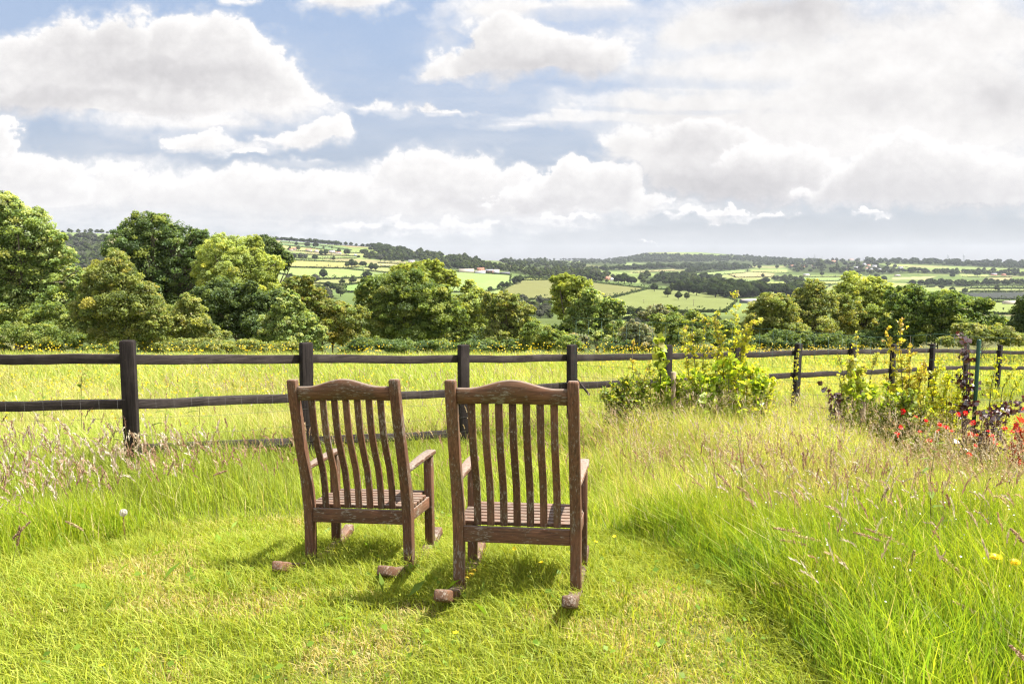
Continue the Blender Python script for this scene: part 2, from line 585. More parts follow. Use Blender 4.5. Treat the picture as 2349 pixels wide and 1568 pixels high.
def project(x, y, z):
    c, s = math.cos(PITCH), math.sin(PITCH)
    dz = z - EYE
    dep = y * c - dz * s
    v = -(dz * c + y * s)
    return 1174.5 + F * x / dep, 784 + F * v / dep


# field patches of the far country, outlined at the places they lie (photo points -> ground points)
def z3(u, v): return (630.8 + u * .1953, 516.1 + v * .1953)
def z4(u, v): return (1032.3 + u * .26856, 544.8 + v * .26856)
def z5(u, v): return (1605.8 + u * .31641, 544.8 + v * .31641)


FIELDS = [
    # (colour, corner points, hedge around it?)
    ((.42, .36, .13), [z3(150, 415), z3(820, 440), z3(1000, 470), z3(990, 500), z3(800, 515), z3(20, 495)]),
    ((.33, .42, .13), [z3(20, 498), z3(800, 515), z3(1040, 540), z3(1050, 625), z3(560, 640), z3(260, 615), z3(20, 570)]),
    ((.34, .33, .13), [z3(500, 645), z3(1080, 625), z3(1200, 665), z3(820, 712), z3(480, 690)]),
    ((.24, .40, .10), [z3(790, 712), z3(1200, 665), z3(1200, 800), z3(840, 795)]),
    ((.55, .42, .22), [z3(1210, 450), z3(1800, 475), z3(1800, 505), z3(1210, 490)]),
    ((.36, .36, .14), [z3(1060, 500), z3(1700, 505), z3(1600, 600), z3(1060, 535)]),
    ((.20, .30, .15), [z3(60, 180), z3(500, 215), z3(900, 280), z3(900, 300), z3(500, 240), z3(60, 205)]),
    ((.17, .28, .14), [z3(60, 207), z3(500, 242), z3(900, 302), z3(800, 300), z3(60, 235)]),
    ((.40, .25, .15), [z3(740, 200), z3(930, 215), z3(1080, 260), z3(890, 262), z3(760, 238)]),
    ((.42, .43, .16), [z3(700, 182), z3(1160, 228), z3(1150, 248), z3(900, 215)]),
    ((.48, .48, .16), [z3(120, 245), z3(560, 290), z3(720, 310), z3(400, 320), z3(120, 290)]),
    ((.30, .36, .13), [z3(180, 345), z3(960, 370), z3(960, 395), z3(400, 400), z3(180, 385)]),
    ((.36, .26, .14), [z3(1560, 285), z3(1720, 310), z3(1640, 320), z3(1560, 308)]),
    ((.50, .50, .18), [z3(880, 330), z3(1060, 340), z3(1050, 360), z3(880, 352)]),
    ((.30, .42, .14), [z4(-60, 285), z4(520, 322), z4(510, 400), z4(440, 440), z4(260, 475), z4(-60, 470)]),
    ((.25, .235, .09), [z4(640, 348), z4(960, 358), z4(1250, 388), z4(1690, 438), z4(1390, 515), z4(900, 535), z4(540, 535), z4(440, 455)]),
    ((.42, .44, .10), [z4(640, 340), z4(960, 350), z4(980, 362), z4(600, 368)]),
    ((.25, .28, .09), [z4(1400, 515), z4(1690, 441), z4(2250, 470), z4(2450, 545), z4(2350, 640), z4(1480, 640), z4(1390, 560)]),
    ((.36, .42, .10), [z4(1440, 652), z4(2060, 660), z4(2060, 705), z4(1440, 700)]),
    ((.30, .40, .14), [z4(1860, 330), z4(2349, 286), z4(2349, 322), z4(2000, 348)]),
    ((.48, .36, .20), [z4(1530, 297), z4(1920, 268), z4(1920, 286), z4(1560, 304)]),
    ((.30, .40, .14), [z5(-60, 262), z5(330, 232), z5(330, 256), z5(-60, 290)]),
    ((.38, .44, .14), [z5(360, 234), z5(640, 234), z5(640, 258), z5(380, 250)]),
    ((.48, .33, .19), [z5(200, 266), z5(380, 250), z5(540, 262), z5(520, 286), z5(260, 292)]),
    ((.40, .43, .12), [z5(320, 318), z5(1050, 322), z5(1050, 342), z5(420, 338)]),
    ((.34, .40, .12), [z5(440, 345), z5(950, 345), z5(900, 380), z5(470, 395)]),
    ((.28, .38, .12), [z5(740, 288), z5(1040, 288), z5(1010, 316), z5(760, 316)]),
    ((.44, .46, .14), [z5(1310, 322), z5(1500, 333), z5(1700, 360), z5(1400, 368)]),
    ((.46, .38, .20), [z5(1390, 290), z5(1720, 280), z5(1640, 305), z5(1400, 304)]),
    ((.28, .36, .12), [z5(1940, 352), z5(2500, 352), z5(2500, 366), z5(1960, 366)]),
    ((.36, .38, .15), [z5(1940, 372), z5(2500, 372), z5(2500, 392), z5(1960, 390)]),
    ((.075, .078, .10), [z5(1880, 400), z5(2600, 394), z5(2600, 455), z5(2010, 448)]),
    ((.30, .36, .10), [z5(2060, 470), z5(2600, 470), z5(2600, 560), z5(2060, 560)]),
    ((.42, .33, .19), [z5(2080, 290), z5(2260, 290), z5(2260, 318), z5(2140, 312)]),
    ((.36, .42, .14), [z5(1880, 262), z5(2100, 268), z5(2080, 290), z5(1900, 285)]),
    ((.40, .42, .16), [z5(1370, 196), z5(1510, 200), z5(1510, 216), z5(1380, 212)]),
    ((.28, .34, .14), [z4(1000, 200), z4(1190, 200), z4(1190, 210), z4(1000, 212)]),
    ((.26, .33, .13), [z4(1400, 262), z4(1560, 250), z4(1560, 270), z4(1400, 275)]),
    ((.22, .30, .11), [(130, 532), (240, 528), (240, 545), (150, 548)]),
]
FIELD_G = []
for colr, pts in FIELDS:
    gp = []
    for k in range(len(pts)):                  # subdivide the outline so that it follows the relief
        a, b = pts[k], pts[(k + 1) % len(pts)]
        for m in range(4):
            t = m / 4
            p = far_point(a[0] + (b[0] - a[0]) * t, a[1] + (b[1] - a[1]) * t)
            gp.append((p.x, p.y))
    FIELD_G.append((colr, np.array(gp)))


WOODS = [
    ('dark wood on the crest of the left hill', [z3(300, 175), z3(600, 195), z3(760, 225), z3(740, 240), z3(500, 210), z3(300, 195)], 60, 9, (2, 0)),
    ('thin wood along the top of the left hill', [z3(-20, 150), z3(260, 155), z3(260, 170), z3(-20, 170)], 40, 7, (2, 0)),
    ('wood on the shoulder of the long ridge', [z3(1160, 270), z3(1350, 280), z3(1560, 310), z3(1560, 330), z3(1300, 330), z3(1160, 310)], 70, 12, (2, 0)),
    ('broad green wood down the long ridge', [z3(1000, 330), z3(1300, 330), z3(1700, 330), z3(2000, 370), z3(2400, 400), z3(2400, 470), z3(2000, 450), z3(1600, 420), z3(1300, 420), z3(1100, 400)], 250, 11, (0, 1, 2, 1)),
    ('wood behind the white barns', [z4(-200, 225), z4(200, 225), z4(430, 250), z4(700, 290), z4(660, 325), z4(430, 285), z4(0, 272), z4(-200, 262)], 150, 11, (0, 1, 1)),
    ('belt of trees across the middle valley', [z4(640, 300), z4(900, 280), z4(1250, 310), z4(1400, 345), z4(1240, 380), z4(960, 350), z4(700, 335)], 150, 13, (0, 1, 1, 3)),
    ('wooded band left of the far wooded hill', [z4(430, 205), z4(800, 205), z4(1100, 235), z4(1300, 270), z4(1200, 290), z4(900, 265), z4(500, 250)], 160, 9, (0, 1, 2)),
    ('dark wood below the far hill', [z4(1300, 268), z4(1560, 270), z4(1560, 250), z4(1800, 255), z4(2349, 240), z4(2600, 262), z4(2349, 275), z4(1900, 272), z4(1300, 285)], 190, 11, (2, 2, 0)),
    ('wood covering the far blue hill', [z4(1300, 200), z4(1500, 175), z4(1640, 152), z4(2000, 152), z4(2500, 165), z4(3000, 190), z4(3000, 215), z4(2400, 205), z4(1900, 215), z4(1500, 210)], 700, 6, (0, 2, 2)),
    ('distant woods at the middle of the skyline', [z4(430, 195), z4(800, 190), z4(1200, 185), z4(1500, 190), z4(1500, 230), z4(1200, 228), z4(900, 200), z4(430, 203)], 200, 5, (0, 2, 2)),
    ('mixed trees behind the pasture clump', [z4(1600, 340), z4(1900, 330), z4(2349, 370), z4(2349, 400), z4(1900, 420), z4(1640, 400)], 90, 15, (0, 1, 2)),
    ('dark wood right of the pasture', [z5(-60, 375), z5(100, 370), z5(430, 390), z5(480, 430), z5(320, 440), z5(120, 440)], 80, 28, (2, 0, 2)),
    ('second dark wood behind the tall hawthorn sapling', [z5(540, 405), z5(700, 395), z5(860, 390), z5(860, 425), z5(600, 440)], 50, 26, (2, 2, 0)),
    ('scattered scrub among the striped fields', [z5(60, 285), z5(190, 290), z5(190, 310), z5(60, 315)], 14, 10, (1, 3, 0)),
    ('pale thicket between the striped fields', [z5(530, 300), z5(750, 300), z5(780, 318), z5(540, 318)], 40, 10, (1, 3, 1)),
    ('trees among the village houses', [z5(600, 205), z5(800, 175), z5(1200, 175), z5(1400, 215), z5(1500, 260), z5(1200, 275), z5(900, 255), z5(680, 250)], 140, 9, (0, 1, 2, 3)),
    ('dark wood along the right skyline', [z5(1200, 165), z5(1500, 170), z5(2000, 180), z5(2600, 185), z5(2600, 235), z5(2000, 215), z5(1650, 200), z5(1200, 185)], 300, 9, (2, 2, 0)),
    ('wood left of the village on the skyline', [z5(380, 180), z5(600, 172), z5(850, 165), z5(850, 185), z5(600, 200), z5(380, 205)], 110, 7, (0, 2)),
    ('dark wood left of the light green field', [z5(-100, 240), z5(100, 225), z5(330, 215), z5(420, 215), z5(330, 232), z5(-100, 262)], 90, 9, (2, 0, 0)),
    ('tree belts in the far right country', [z5(1500, 240), z5(1900, 250), z5(2400, 250), z5(2600, 290), z5(2300, 280), z5(1900, 268), z5(1500, 258)], 130, 9, (2, 0, 1)),
    ('trees and hedges before the dark ploughed land', [z5(1620, 330), z5(1800, 325), z5(2000, 345), z5(1980, 360), z5(1640, 350)], 60, 11, (2, 0, 1)),
    ('trees behind the dark ploughed land', [z5(1950, 325), z5(2300, 330), z5(2600, 335), z5(2600, 350), z5(2000, 345)], 70, 10, (2, 0, 1)),
    ('wooded slope seen between the ash and the big oak', [(140, 545), (245, 545), (245, 620), (150, 625)], 160, 14, (0, 1, 3)),
    ('thicket in the valley bottom at left', [z3(60, 700), z3(300, 760), z3(560, 820), z3(760, 860), z3(640, 900), z3(60, 820)], 60, 18, (1, 3, 0)),
    ('scrub in the valley bottom below the ploughed field', [z4(560, 560), z4(860, 580), z4(880, 690), z4(600, 690)], 50, 20, (3, 1, 3)),
    ('rough scrub along the foot of the pasture', [z4(1440, 720), z4(2349, 720), z4(2349, 790), z4(1440, 790)], 60, 22, (1, 3, 0)),
]
WOOD_G = []
for _lb, pts, _n, _h, _k in WOODS:
    gp = []
    for k in range(len(pts)):
        a, b = pts[k], pts[(k + 1) % len(pts)]
        for m in range(4):
            p = far_point(a[0] + (b[0] - a[0]) * m / 4, a[1] + (b[1] - a[1]) * m / 4, 300)
            gp.append((p.x, p.y))
    WOOD_G.append(np.array(gp))


def inside(poly, x, y):
    r = np.zeros(x.shape, bool)
    j = len(poly) - 1
    for i in range(len(poly)):
        xi, yi = poly[i]; xj, yj = poly[j]
        c = ((yi > y) != (yj > y)) & (x < (xj - xi) * (y - yi) / (yj - yi + 1e-12) + xi)
        r ^= c
        j = i
    return r


def build_terrain():
    # one sheet: fine near the viewer, coarser with distance, reaching the horizon; polar layout round the garden
    tn = np.tan(np.linspace(math.atan(TANS[0]), math.atan(TANS[-1]), 900))
    yy = np.concatenate((np.linspace(-6, 20, 140), np.exp(np.linspace(math.log(20.3), math.log(9000), 420))))
    wd = np.maximum(yy, 0) + 9.0
    X = wd[:, None] * tn[None, :]
    # beyond the near zone follow straight rays
    Y = np.repeat(yy[:, None], len(tn), 1)
    Z = ground(X, Y)
    n, m = Y.shape
    verts = np.stack([X, Y, Z], -1).reshape(-1, 3)
    idx = np.arange(n * m).reshape(n, m)
    q = np.stack([idx[:-1, :-1], idx[:-1, 1:], idx[1:, 1:], idx[1:, :-1]], -1).reshape(-1, 4)
    x, y = verts[:, 0], verts[:, 1]
    # colour of what grows or lies there
    colr = np.zeros((len(verts), 3))
    near = np.array([.085, .095, .025])
    pal = np.array([[.21, .28, .08], [.28, .34, .10], [.17, .25, .075], [.33, .33, .13], [.24, .32, .11], [.36, .29, .16], [.15, .22, .07], [.30, .37, .12]])
    cx, cy = x / 210.0 + 0.4 * np.sin(y / 330), y / 190.0 + 0.4 * np.sin(x / 300)
    best = np.full(len(x), 9e9); bid = np.zeros(len(x), int)
    fx, fy = np.floor(cx), np.floor(cy)
    for di in (-1, 0, 1):
        for dj in (-1, 0, 1):
            gx, gy = fx + di, fy + dj
            px = gx + hash2(gx, gy, 11) * .9; py = gy + hash2(gx, gy, 12) * .9
            d = np.abs(cx - px) + np.abs(cy - py)
            s = d < best
            best = np.where(s, d, best)
            bid = np.where(s, (hash2(gx, gy, 13) * 7.99).astype(int), bid)
    colr[:] = pal[bid]
    scrub = np.array([.13, .15, .05])
    vs_ = sstep(120, 90, y) [:, None]
    colr = colr * (1 - vs_) + near * vs_
    low = sstep(700, 560, y)[:, None] * sstep(90, 120, y)[:, None]
    colr = colr * (1 - low * .6) + scrub * low * .6
    far = y > 150
    dk = (sstep(2300, 3600, y) * sstep(.40, .56, vnoise(x, y, 1 / 420., 91, 3)))[:, None]
    colr = colr * (1 - dk) + np.array([.075, .10, .04]) * dk
    for cc, poly in [((.07, .095, .035), w_) for w_ in WOOD_G] + FIELD_G:
        b0, b1 = poly.min(0), poly.max(0)
        s = np.where(far & (x > b0[0]) & (x < b1[0]) & (y > b0[1]) & (y < b1[1]))[0]
        if len(s):
            k = inside(poly, x[s], y[s])
            colr[s[k]] = cc
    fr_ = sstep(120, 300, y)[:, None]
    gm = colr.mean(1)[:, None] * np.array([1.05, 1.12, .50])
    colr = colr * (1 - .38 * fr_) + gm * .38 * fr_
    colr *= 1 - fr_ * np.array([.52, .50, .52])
    colr *= (0.88 + 0.24 * vnoise(x, y, 1 / 25.0, 21, 3))[:, None]
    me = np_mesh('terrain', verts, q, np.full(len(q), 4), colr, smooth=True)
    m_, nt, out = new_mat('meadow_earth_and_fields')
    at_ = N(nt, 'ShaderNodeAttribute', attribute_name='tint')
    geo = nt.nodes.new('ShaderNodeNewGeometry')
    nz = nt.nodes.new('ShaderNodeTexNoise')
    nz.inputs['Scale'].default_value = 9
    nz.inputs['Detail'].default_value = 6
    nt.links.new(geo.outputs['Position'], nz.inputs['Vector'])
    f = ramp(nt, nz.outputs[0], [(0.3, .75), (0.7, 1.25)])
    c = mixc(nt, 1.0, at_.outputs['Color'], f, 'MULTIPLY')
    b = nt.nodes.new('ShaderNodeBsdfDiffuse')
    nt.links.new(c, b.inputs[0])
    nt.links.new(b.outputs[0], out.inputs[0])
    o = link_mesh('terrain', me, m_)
    tag(o, kind='structure')
    return o


build_terrain()


# ------------------------------------------------------------------ materials
def foliage_mat(name, trans=0.38, gloss=0.05, rough=0.45, tint=1.0, warm=(1.25, 1.15, .55)):
    m, nt, out = new_mat(name)
    at_ = N(nt, 'ShaderNodeAttribute', attribute_name='tint')
    d = nt.nodes.new('ShaderNodeBsdfDiffuse')
    t = nt.nodes.new('ShaderNodeBsdfTranslucent')
    g = nt.nodes.new('ShaderNodeBsdfGlossy')
    g.inputs['Roughness'].default_value = rough
    nt.links.new(at_.outputs['Color'], d.inputs[0])
    nt.links.new(mixc(nt, 1.0, at_.outputs['Color'], warm, 'MULTIPLY'), t.inputs[0])
    mx = nt.nodes.new('ShaderNodeMixShader')
    mx.inputs[0].default_value = trans
    nt.links.new(d.outputs[0], mx.inputs[1]); nt.links.new(t.outputs[0], mx.inputs[2])
    m2 = nt.nodes.new('ShaderNodeMixShader')
    m2.inputs[0].default_value = gloss
    nt.links.new(mx.outputs[0], m2.inputs[1]); nt.links.new(g.outputs[0], m2.inputs[2])
    nt.links.new(m2.outputs[0], out.inputs[0])
    return m


def plain_mat(name, color, rough=0.6, noise_scale=None, dark=0.6, light=1.3, metallic=0.0, stretch=(1, 1, 1), bump=0.0, spec=0.3):
    m, nt, out = new_mat(name)
    b = nt.nodes.new('ShaderNodeBsdfPrincipled')
    b.inputs['Roughness'].default_value = rough
    b.inputs['Metallic'].default_value = metallic
    b.inputs['Specular IOR Level'].default_value = spec
    if noise_scale:
        tc = nt.nodes.new('ShaderNodeTexCoord')
        mp = nt.nodes.new('ShaderNodeMapping')
        mp.inputs['Scale'].default_value = stretch
        nt.links.new(tc.outputs['Object'], mp.inputs[0])
        nz = nt.nodes.new('ShaderNodeTexNoise')
        nz.inputs['Scale'].default_value = noise_scale
        nz.inputs['Detail'].default_value = 6
        nt.links.new(mp.outputs[0], nz.inputs['Vector'])
        f = ramp(nt, nz.outputs[0], [(0.3, dark), (0.7, light)])
        nt.links.new(mixc(nt, 1.0, color, f, 'MULTIPLY'), b.inputs['Base Color'])
        if bump:
            bp = nt.nodes.new('ShaderNodeBump')
            bp.inputs['Strength'].default_value = bump
            bp.inputs['Distance'].default_value = 0.01
            nt.links.new(nz.outputs[0], bp.inputs['Height'])
            nt.links.new(bp.outputs[0], b.inputs['Normal'])
    else:
        b.inputs['Base Color'].default_value = (*color, 1)
    nt.links.new(b.outputs[0], out.inputs[0])
    return m


def teak_mat(name, axis, wear=0.0, topb=.72):
    """old oiled teak: red brown, grey where the grain has weathered, pale lichen"""
    m, nt, out = new_mat(name)
    b = nt.nodes.new('ShaderNodeBsdfPrincipled')
    b.inputs['Roughness'].default_value = 0.72
    b.inputs['Specular IOR Level'].default_value = 0.25
    tc = nt.nodes.new('ShaderNodeTexCoord')
    oi = nt.nodes.new('ShaderNodeObjectInfo')
    off = N(nt, 'ShaderNodeVectorMath', operation='MULTIPLY_ADD')
    cb = nt.nodes.new('ShaderNodeCombineXYZ')
    for i in range(3):
        nt.links.new(oi.outputs['Random'], cb.inputs[i])
    nt.links.new(cb.outputs[0], off.inputs[0])
    off.inputs[1].default_value = (7.3, 3.1, 5.7)
    nt.links.new(tc.outputs['Object'], off.inputs[2])

    def nz(scale, detail, rough, stretch):
        mp = nt.nodes.new('ShaderNodeMapping')
        mp.inputs['Scale'].default_value = stretch
        nt.links.new(off.outputs[0], mp.inputs[0])
        n = nt.nodes.new('ShaderNodeTexNoise')
        n.inputs['Scale'].default_value = scale
        n.inputs['Detail'].default_value = detail
        n.inputs['Roughness'].default_value = rough
        nt.links.new(mp.outputs[0], n.inputs['Vector'])
        return n.outputs[0]
    st = [1, 1, 1]
    st['xyz'.index(axis)] = 0.09
    grain = nz(120, 5, .6, tuple(st))
    big = nz(7, 4, .6, (1, 1, 1))
    st2 = [1, 1, 1]
    st2['xyz'.index(axis)] = 0.3
    flake = nz(110, 8, .72, tuple(st2))
    wood = ramp(nt, grain, [(0.25, (.036, .019, .012)), (0.5, (.110, .050, .028)), (0.75, (.170, .086, .048))])
    wood = mixc(nt, val(nt, 'MULTIPLY', ramp(nt, big, [(0.4, 0.0), (0.65, 1.0)]), 0.5), wood, (.060, .046, .026))
    tone = N(nt, 'ShaderNodeMapRange')
    tone.inputs['To Min'].default_value = .72
    tone.inputs['To Max'].default_value = 1.3
    nt.links.new(oi.outputs['Random'], tone.inputs['Value'])
    hs = N(nt, 'ShaderNodeHueSaturation')
    nt.links.new(tone.outputs[0], hs.inputs['Value'])
    nt.links.new(wood, hs.inputs['Color'])
    wood = hs.outputs[0]
    fl = val(nt, 'ADD', flake, val(nt, 'MULTIPLY', val(nt, 'SUBTRACT', big, 0.5), 0.45))
    lich = ramp(nt, fl, [(0.57 - wear, 0.0), (0.64 - wear, 1.0)])
    geo = nt.nodes.new('ShaderNodeNewGeometry')
    sp = nt.nodes.new('ShaderNodeSeparateXYZ')
    nt.links.new(geo.outputs['True Normal'], sp.inputs[0])
    upf = ramp(nt, sp.outputs[2], [(0.55, 0.0), (0.9, topb)])     # tops bleach in the weather
    lich = val(nt, 'MAXIMUM', val(nt, 'MULTIPLY', lich, 0.78), val(nt, 'MULTIPLY', upf, ramp(nt, flake, [(.33, .35), (.6, 1.0)])))
    c = mixc(nt, lich, wood, (.235, .20, .165))
    nt.links.new(c, b.inputs['Base Color'])
    bp = nt.nodes.new('ShaderNodeBump')
    bp.inputs['Strength'].default_value = 0.5
    bp.inputs['Distance'].default_value = 0.002
    nt.links.new(grain, bp.inputs['Height'])
    nt.links.new(bp.outputs[0], b.inputs['Normal'])
    nt.links.new(b.outputs[0], out.inputs[0])
    return m


TEAK = {a: teak_mat('weathered_teak_' + a, a) for a in 'xyz'}
TEAK_ROCK = teak_mat('rocker_teak', 'y', .03, .26)
TEAK_SEAT = teak_mat('seat_teak', 'x', .02, .42)
TEAK_WORN = {a: teak_mat('bleached_teak_' + a, a, 0.07) for a in 'xyz'}
def stained_mat(name, axis, base):
    """black stained softwood, grain showing, stain worn off in patches"""
    m, nt, out = new_mat(name)
    b = nt.nodes.new('ShaderNodeBsdfPrincipled')
    b.inputs['Roughness'].default_value = 0.8
    b.inputs['Specular IOR Level'].default_value = 0.12
    tc = nt.nodes.new('ShaderNodeTexCoord')

    def nz(scale, detail, st):
        mp = nt.nodes.new('ShaderNodeMapping')
        mp.inputs['Scale'].default_value = st
        nt.links.new(tc.outputs['Object'], mp.inputs[0])
        n = nt.nodes.new('ShaderNodeTexNoise')
        n.inputs['Scale'].default_value = scale
        n.inputs['Detail'].default_value = detail
        n.inputs['Roughness'].default_value = .65
        nt.links.new(mp.outputs[0], n.inputs['Vector'])
        return n.outputs[0]
    st = [1, 1, 1]
    for ch in axis:
        st['xyz'.index(ch)] = .06
    grain = nz(70, 5, tuple(st))
    patch = nz(3.5, 6, (1, 1, 1))
    fine = nz(60, 6, (1, 1, 1))
    c = mixc(nt, ramp(nt, grain, [(.3, 0.0), (.7, 1.0)]), tuple(v * .45 for v in base), tuple(v * 1.7 for v in base))
    c = mixc(nt, val(nt, 'MULTIPLY', ramp(nt, patch, [(.5, 0.0), (.68, 1.0)]), .5), c, (base[0] * 2.6, base[1] * 2.7, base[2] * 2.7))
    c = mixc(nt, ramp(nt, fine, [(.70, 0.0), (.76, 1.0)]), c, (.22, .18, .13))
    nt.links.new(c, b.inputs['Base Color'])
    bp = nt.nodes.new('ShaderNodeBump')
    bp.inputs['Strength'].default_value = .6
    bp.inputs['Distance'].default_value = .006
    nt.links.new(grain, bp.inputs['Height'])
    nt.links.new(bp.outputs[0], b.inputs['Normal'])
    nt.links.new(b.outputs[0], out.inputs[0])
    return m


BLACKWOOD = stained_mat('black_stained_timber', 'z', (.017, .0132, .0122))
BLACKRAIL = stained_mat('black_stained_rail', 'xy', (.034, .027, .025))
WIRE = plain_mat('galvanised_wire', (.09, .09, .08), .5, metallic=.3)
GREENWIRE = plain_mat('green_coated_wire', (.02, .07, .05), .5, spec=.3)
GREENPOST = plain_mat('green_coated_steel', (.006, .045, .022), .4, spec=.35)
STAKE = plain_mat('grey_sawn_stake', (.27, .21, .15), .8, 25, .6, 1.3, stretch=(1, 1, .1))
BARK = plain_mat('tree_bark', (.10, .083, .062), .9, 6, .5, 1.4, stretch=(1, 1, .3))
LEAF = foliage_mat('tree_leaves', .52, .02, .55)
SAPLEAF = foliage_mat('sapling_leaves', .55, .03, .45)
PURPLE = foliage_mat('copper_leaves', .22, .16, .3, warm=(1.4, .5, .5))
GRASSM = foliage_mat('grass_blades', .5, .008, .5, warm=(1.15, 1.1, .45))
SEEDM = foliage_mat('seed_heads', .3, .02, .5, warm=(1.1, 1.0, .8))
PETAL = foliage_mat('petals', .4, .03, .4, warm=(1.1, 1.0, 1.0))
FARLEAF = foliage_mat('distant_leaves', .22, .0, .5)


# ------------------------------------------------------------------ rocking chairs
CHAIR_W, CHAIR_H = .62, 1.072


def back_y(z):
    """centre line of the back posts"""
    pts = [(0.0, -.172), (.20, -.170), (.36, -.172), (.46, -.190), (.60, -.232), (.80, -.292), (1.08, -.362)]
    return float(np.interp(z, [p[0] for p in pts], [p[1] for p in pts]))


def smooth_back_y(z):
    return sum(back_y(z + d) for d in (-.08, -.04, 0, .04, .08)) / 5


def make_chair(label, group):
    root = empty('rocking_chair', (0, 0, 0), label, 'chair', group)
    hw = CHAIR_W / 2
    for s in (-1, 1):
        b = MB()
        secs = []
        for z in np.concatenate((np.linspace(.05, CHAIR_H - .012, 16), [CHAIR_H])):
            y = smooth_back_y(z)
            dpt = float(np.interp(z, [0, .3, .42, .55, 1.07], [.046, .058, .066, .056, .046]))
            k = 1.0 if z < CHAIR_H - .005 else .82
            x0, x1 = (s * hw, s * (hw - .052))
            xm = (x0 + x1) / 2
            x0, x1 = xm + (x0 - xm) * k, xm + (x1 - xm) * k
            xa, xb = min(x0, x1), max(x0, x1)
            secs.append([(xa, y - dpt / 2 * k, z), (xb, y - dpt / 2 * k, z), (xb, y + dpt / 2 * k, z), (xa, y + dpt / 2 * k, z)])
        b.prism(secs)
        b.build('back_post', TEAK['z'], root, bevel=.005)
    # crest rail with its shallow ogee top, follows the lean of the posts
    b = MB()
    xs = np.linspace(-hw + .050, hw - .050, 29)
    secs = []
    for x in xs:
        t = abs(x) / (hw - .05)
        top = 1.034 + .040 * (0.5 + 0.5 * math.cos(math.pi * min(t / .80, 1)))
        bot = .958 + .004 * (1 - t * t)
        yt, yb_ = smooth_back_y(top), smooth_back_y(bot)
        secs.append([(x, yb_ - .014, bot), (x, yb_ + .014, bot), (x, yt + .014, top - .006), (x, yt + .006, top), (x, yt - .006, top), (x, yt - .014, top - .006)])
    b.prism(secs)
    b.build('crest_rail', TEAK['x'], root)
    # seven curved back slats
    n = 7
    span = CHAIR_W - .104
    for i in range(n):
        x = -span / 2 + span * (i + 1) / (n + 1) * 1.0
        b = MB()
        secs = []
        for z in np.linspace(.352, .960, 18):
            y = np.interp(z, [.35, .46, .56, .66, .76, .86, .96], [-.168, -.174, -.196, -.243, -.284, -.307, -.323])
            y += .004
            secs.append([(x - .0175, y - .009, z), (x + .0175, y - .009, z), (x + .0175, y + .009, z), (x - .0175, y + .009, z)])
        b.prism(secs)
        b.build('back_slat', TEAK['z'], root, bevel=.003)
    b = MB()
    b.box(-hw + .052, hw - .052, -.196, -.166, .275, .350)
    b.build('rear_rail', TEAK['x'], root, bevel=.003)
    b = MB()
    b.box(-hw + .050, hw - .050, .180, .208, .275, .345)
    b.build('front_rail', TEAK['x'], root, bevel=.003)
    for s in (-1, 1):
        xa, xb = sorted((s * (hw - .012), s * (hw - .042)))
        b = MB()
        b.prism([[(xa, -.146, .285), (xb, -.146, .285), (xb, -.146, .343), (xa, -.146, .343)], [(xa, .174, .290), (xb, .174, .290), (xb, .174, .354), (xa, .174, .354)]])
        b.build('side_rail', TEAK['y'], root, bevel=.003)
        # front leg up to the arm
        xa, xb = sorted((s * (hw + .004), s * (hw - .044)))
        b = MB()
        b.prism([[(xa, .172, .045), (xb, .172, .045), (xb, .220, .045), (xa, .220, .045)], [(xa, .174, .585), (xb, .174, .585), (xb, .222, .585), (xa, .222, .585)]])
        b.build('front_leg', TEAK['z'], root, bevel=.004)
        # flat arm, wider at the front
        b = MB()
        secs = []
        for y, wd, z in ((-.205, .040, .560), (-.1, .048, .569), (.05, .058, .582), (.18, .062, .590), (.245, .058, .592), (.262, .044, .591)):
            xc = s * (hw - .018)
            secs.append([(xc - wd / 2, y, z), (xc + wd / 2, y, z), (xc + wd / 2, y, z + .024), (xc - wd / 2, y, z + .024)])
        b.prism(secs)
        b.build('arm', TEAK_WORN['y'], root, bevel=.006)
        # rocker
        b = MB()
        secs = []
        for y in np.linspace(-.60, .40, 27):
            zb = (y + .06) ** 2 / 2.45
            h = .052 if -.55 < y < .36 else .046
            xa, xb = sorted((s * (hw + .002), s * (hw - .056)))
            sl = (y + .06) / 1.22
            secs.append([(xa, y, zb), (xb, y, zb), (xb, y - sl * h, zb + h), (xa, y - sl * h, zb + h)])
        b.prism(secs)
        b.build('rocker', TEAK_ROCK, root, bevel=.010)
    for i in range(7):
        y0 = -.150 + i * .0545
        z = .349 + i * .0022
        b = MB()
        b.box(-hw + .012 if i < 5 else -hw + .050, hw - .012 if i < 5 else hw - .050, y0, y0 + .044, z, z + .020)
        b.build('seat_slat', TEAK_SEAT, root, bevel=.004)
    return root


def pose(o, x, y, z, yaw, tilt, roll):
    o.rotation_mode = 'XYZ'
    mt = Matrix.Translation((x, y, z)) @ Matrix.Rotation(-yaw, 4, 'Z') @ Matrix.Rotation(tilt, 4, 'X') @ Matrix.Rotation(roll, 4, 'Y')
    o.matrix_world = mt


CH1 = (-.799, 4.843, -.036, R(11.6), R(-3.3), R(-1.7))
CH2 = (.050, 4.276, .037, R(8.6), R(-2.8), R(-.45))
chair = make_chair('weathered wooden rocking chair standing further back, nearer the dandelion clock', 'rocking chairs facing the view')
pose(chair, *CH1)
chair2 = copy_tree(chair)
chair2['label'] = 'weathered wooden rocking chair standing closest to the viewer, yellow moss on its rocker'
pose(chair2, *CH2)
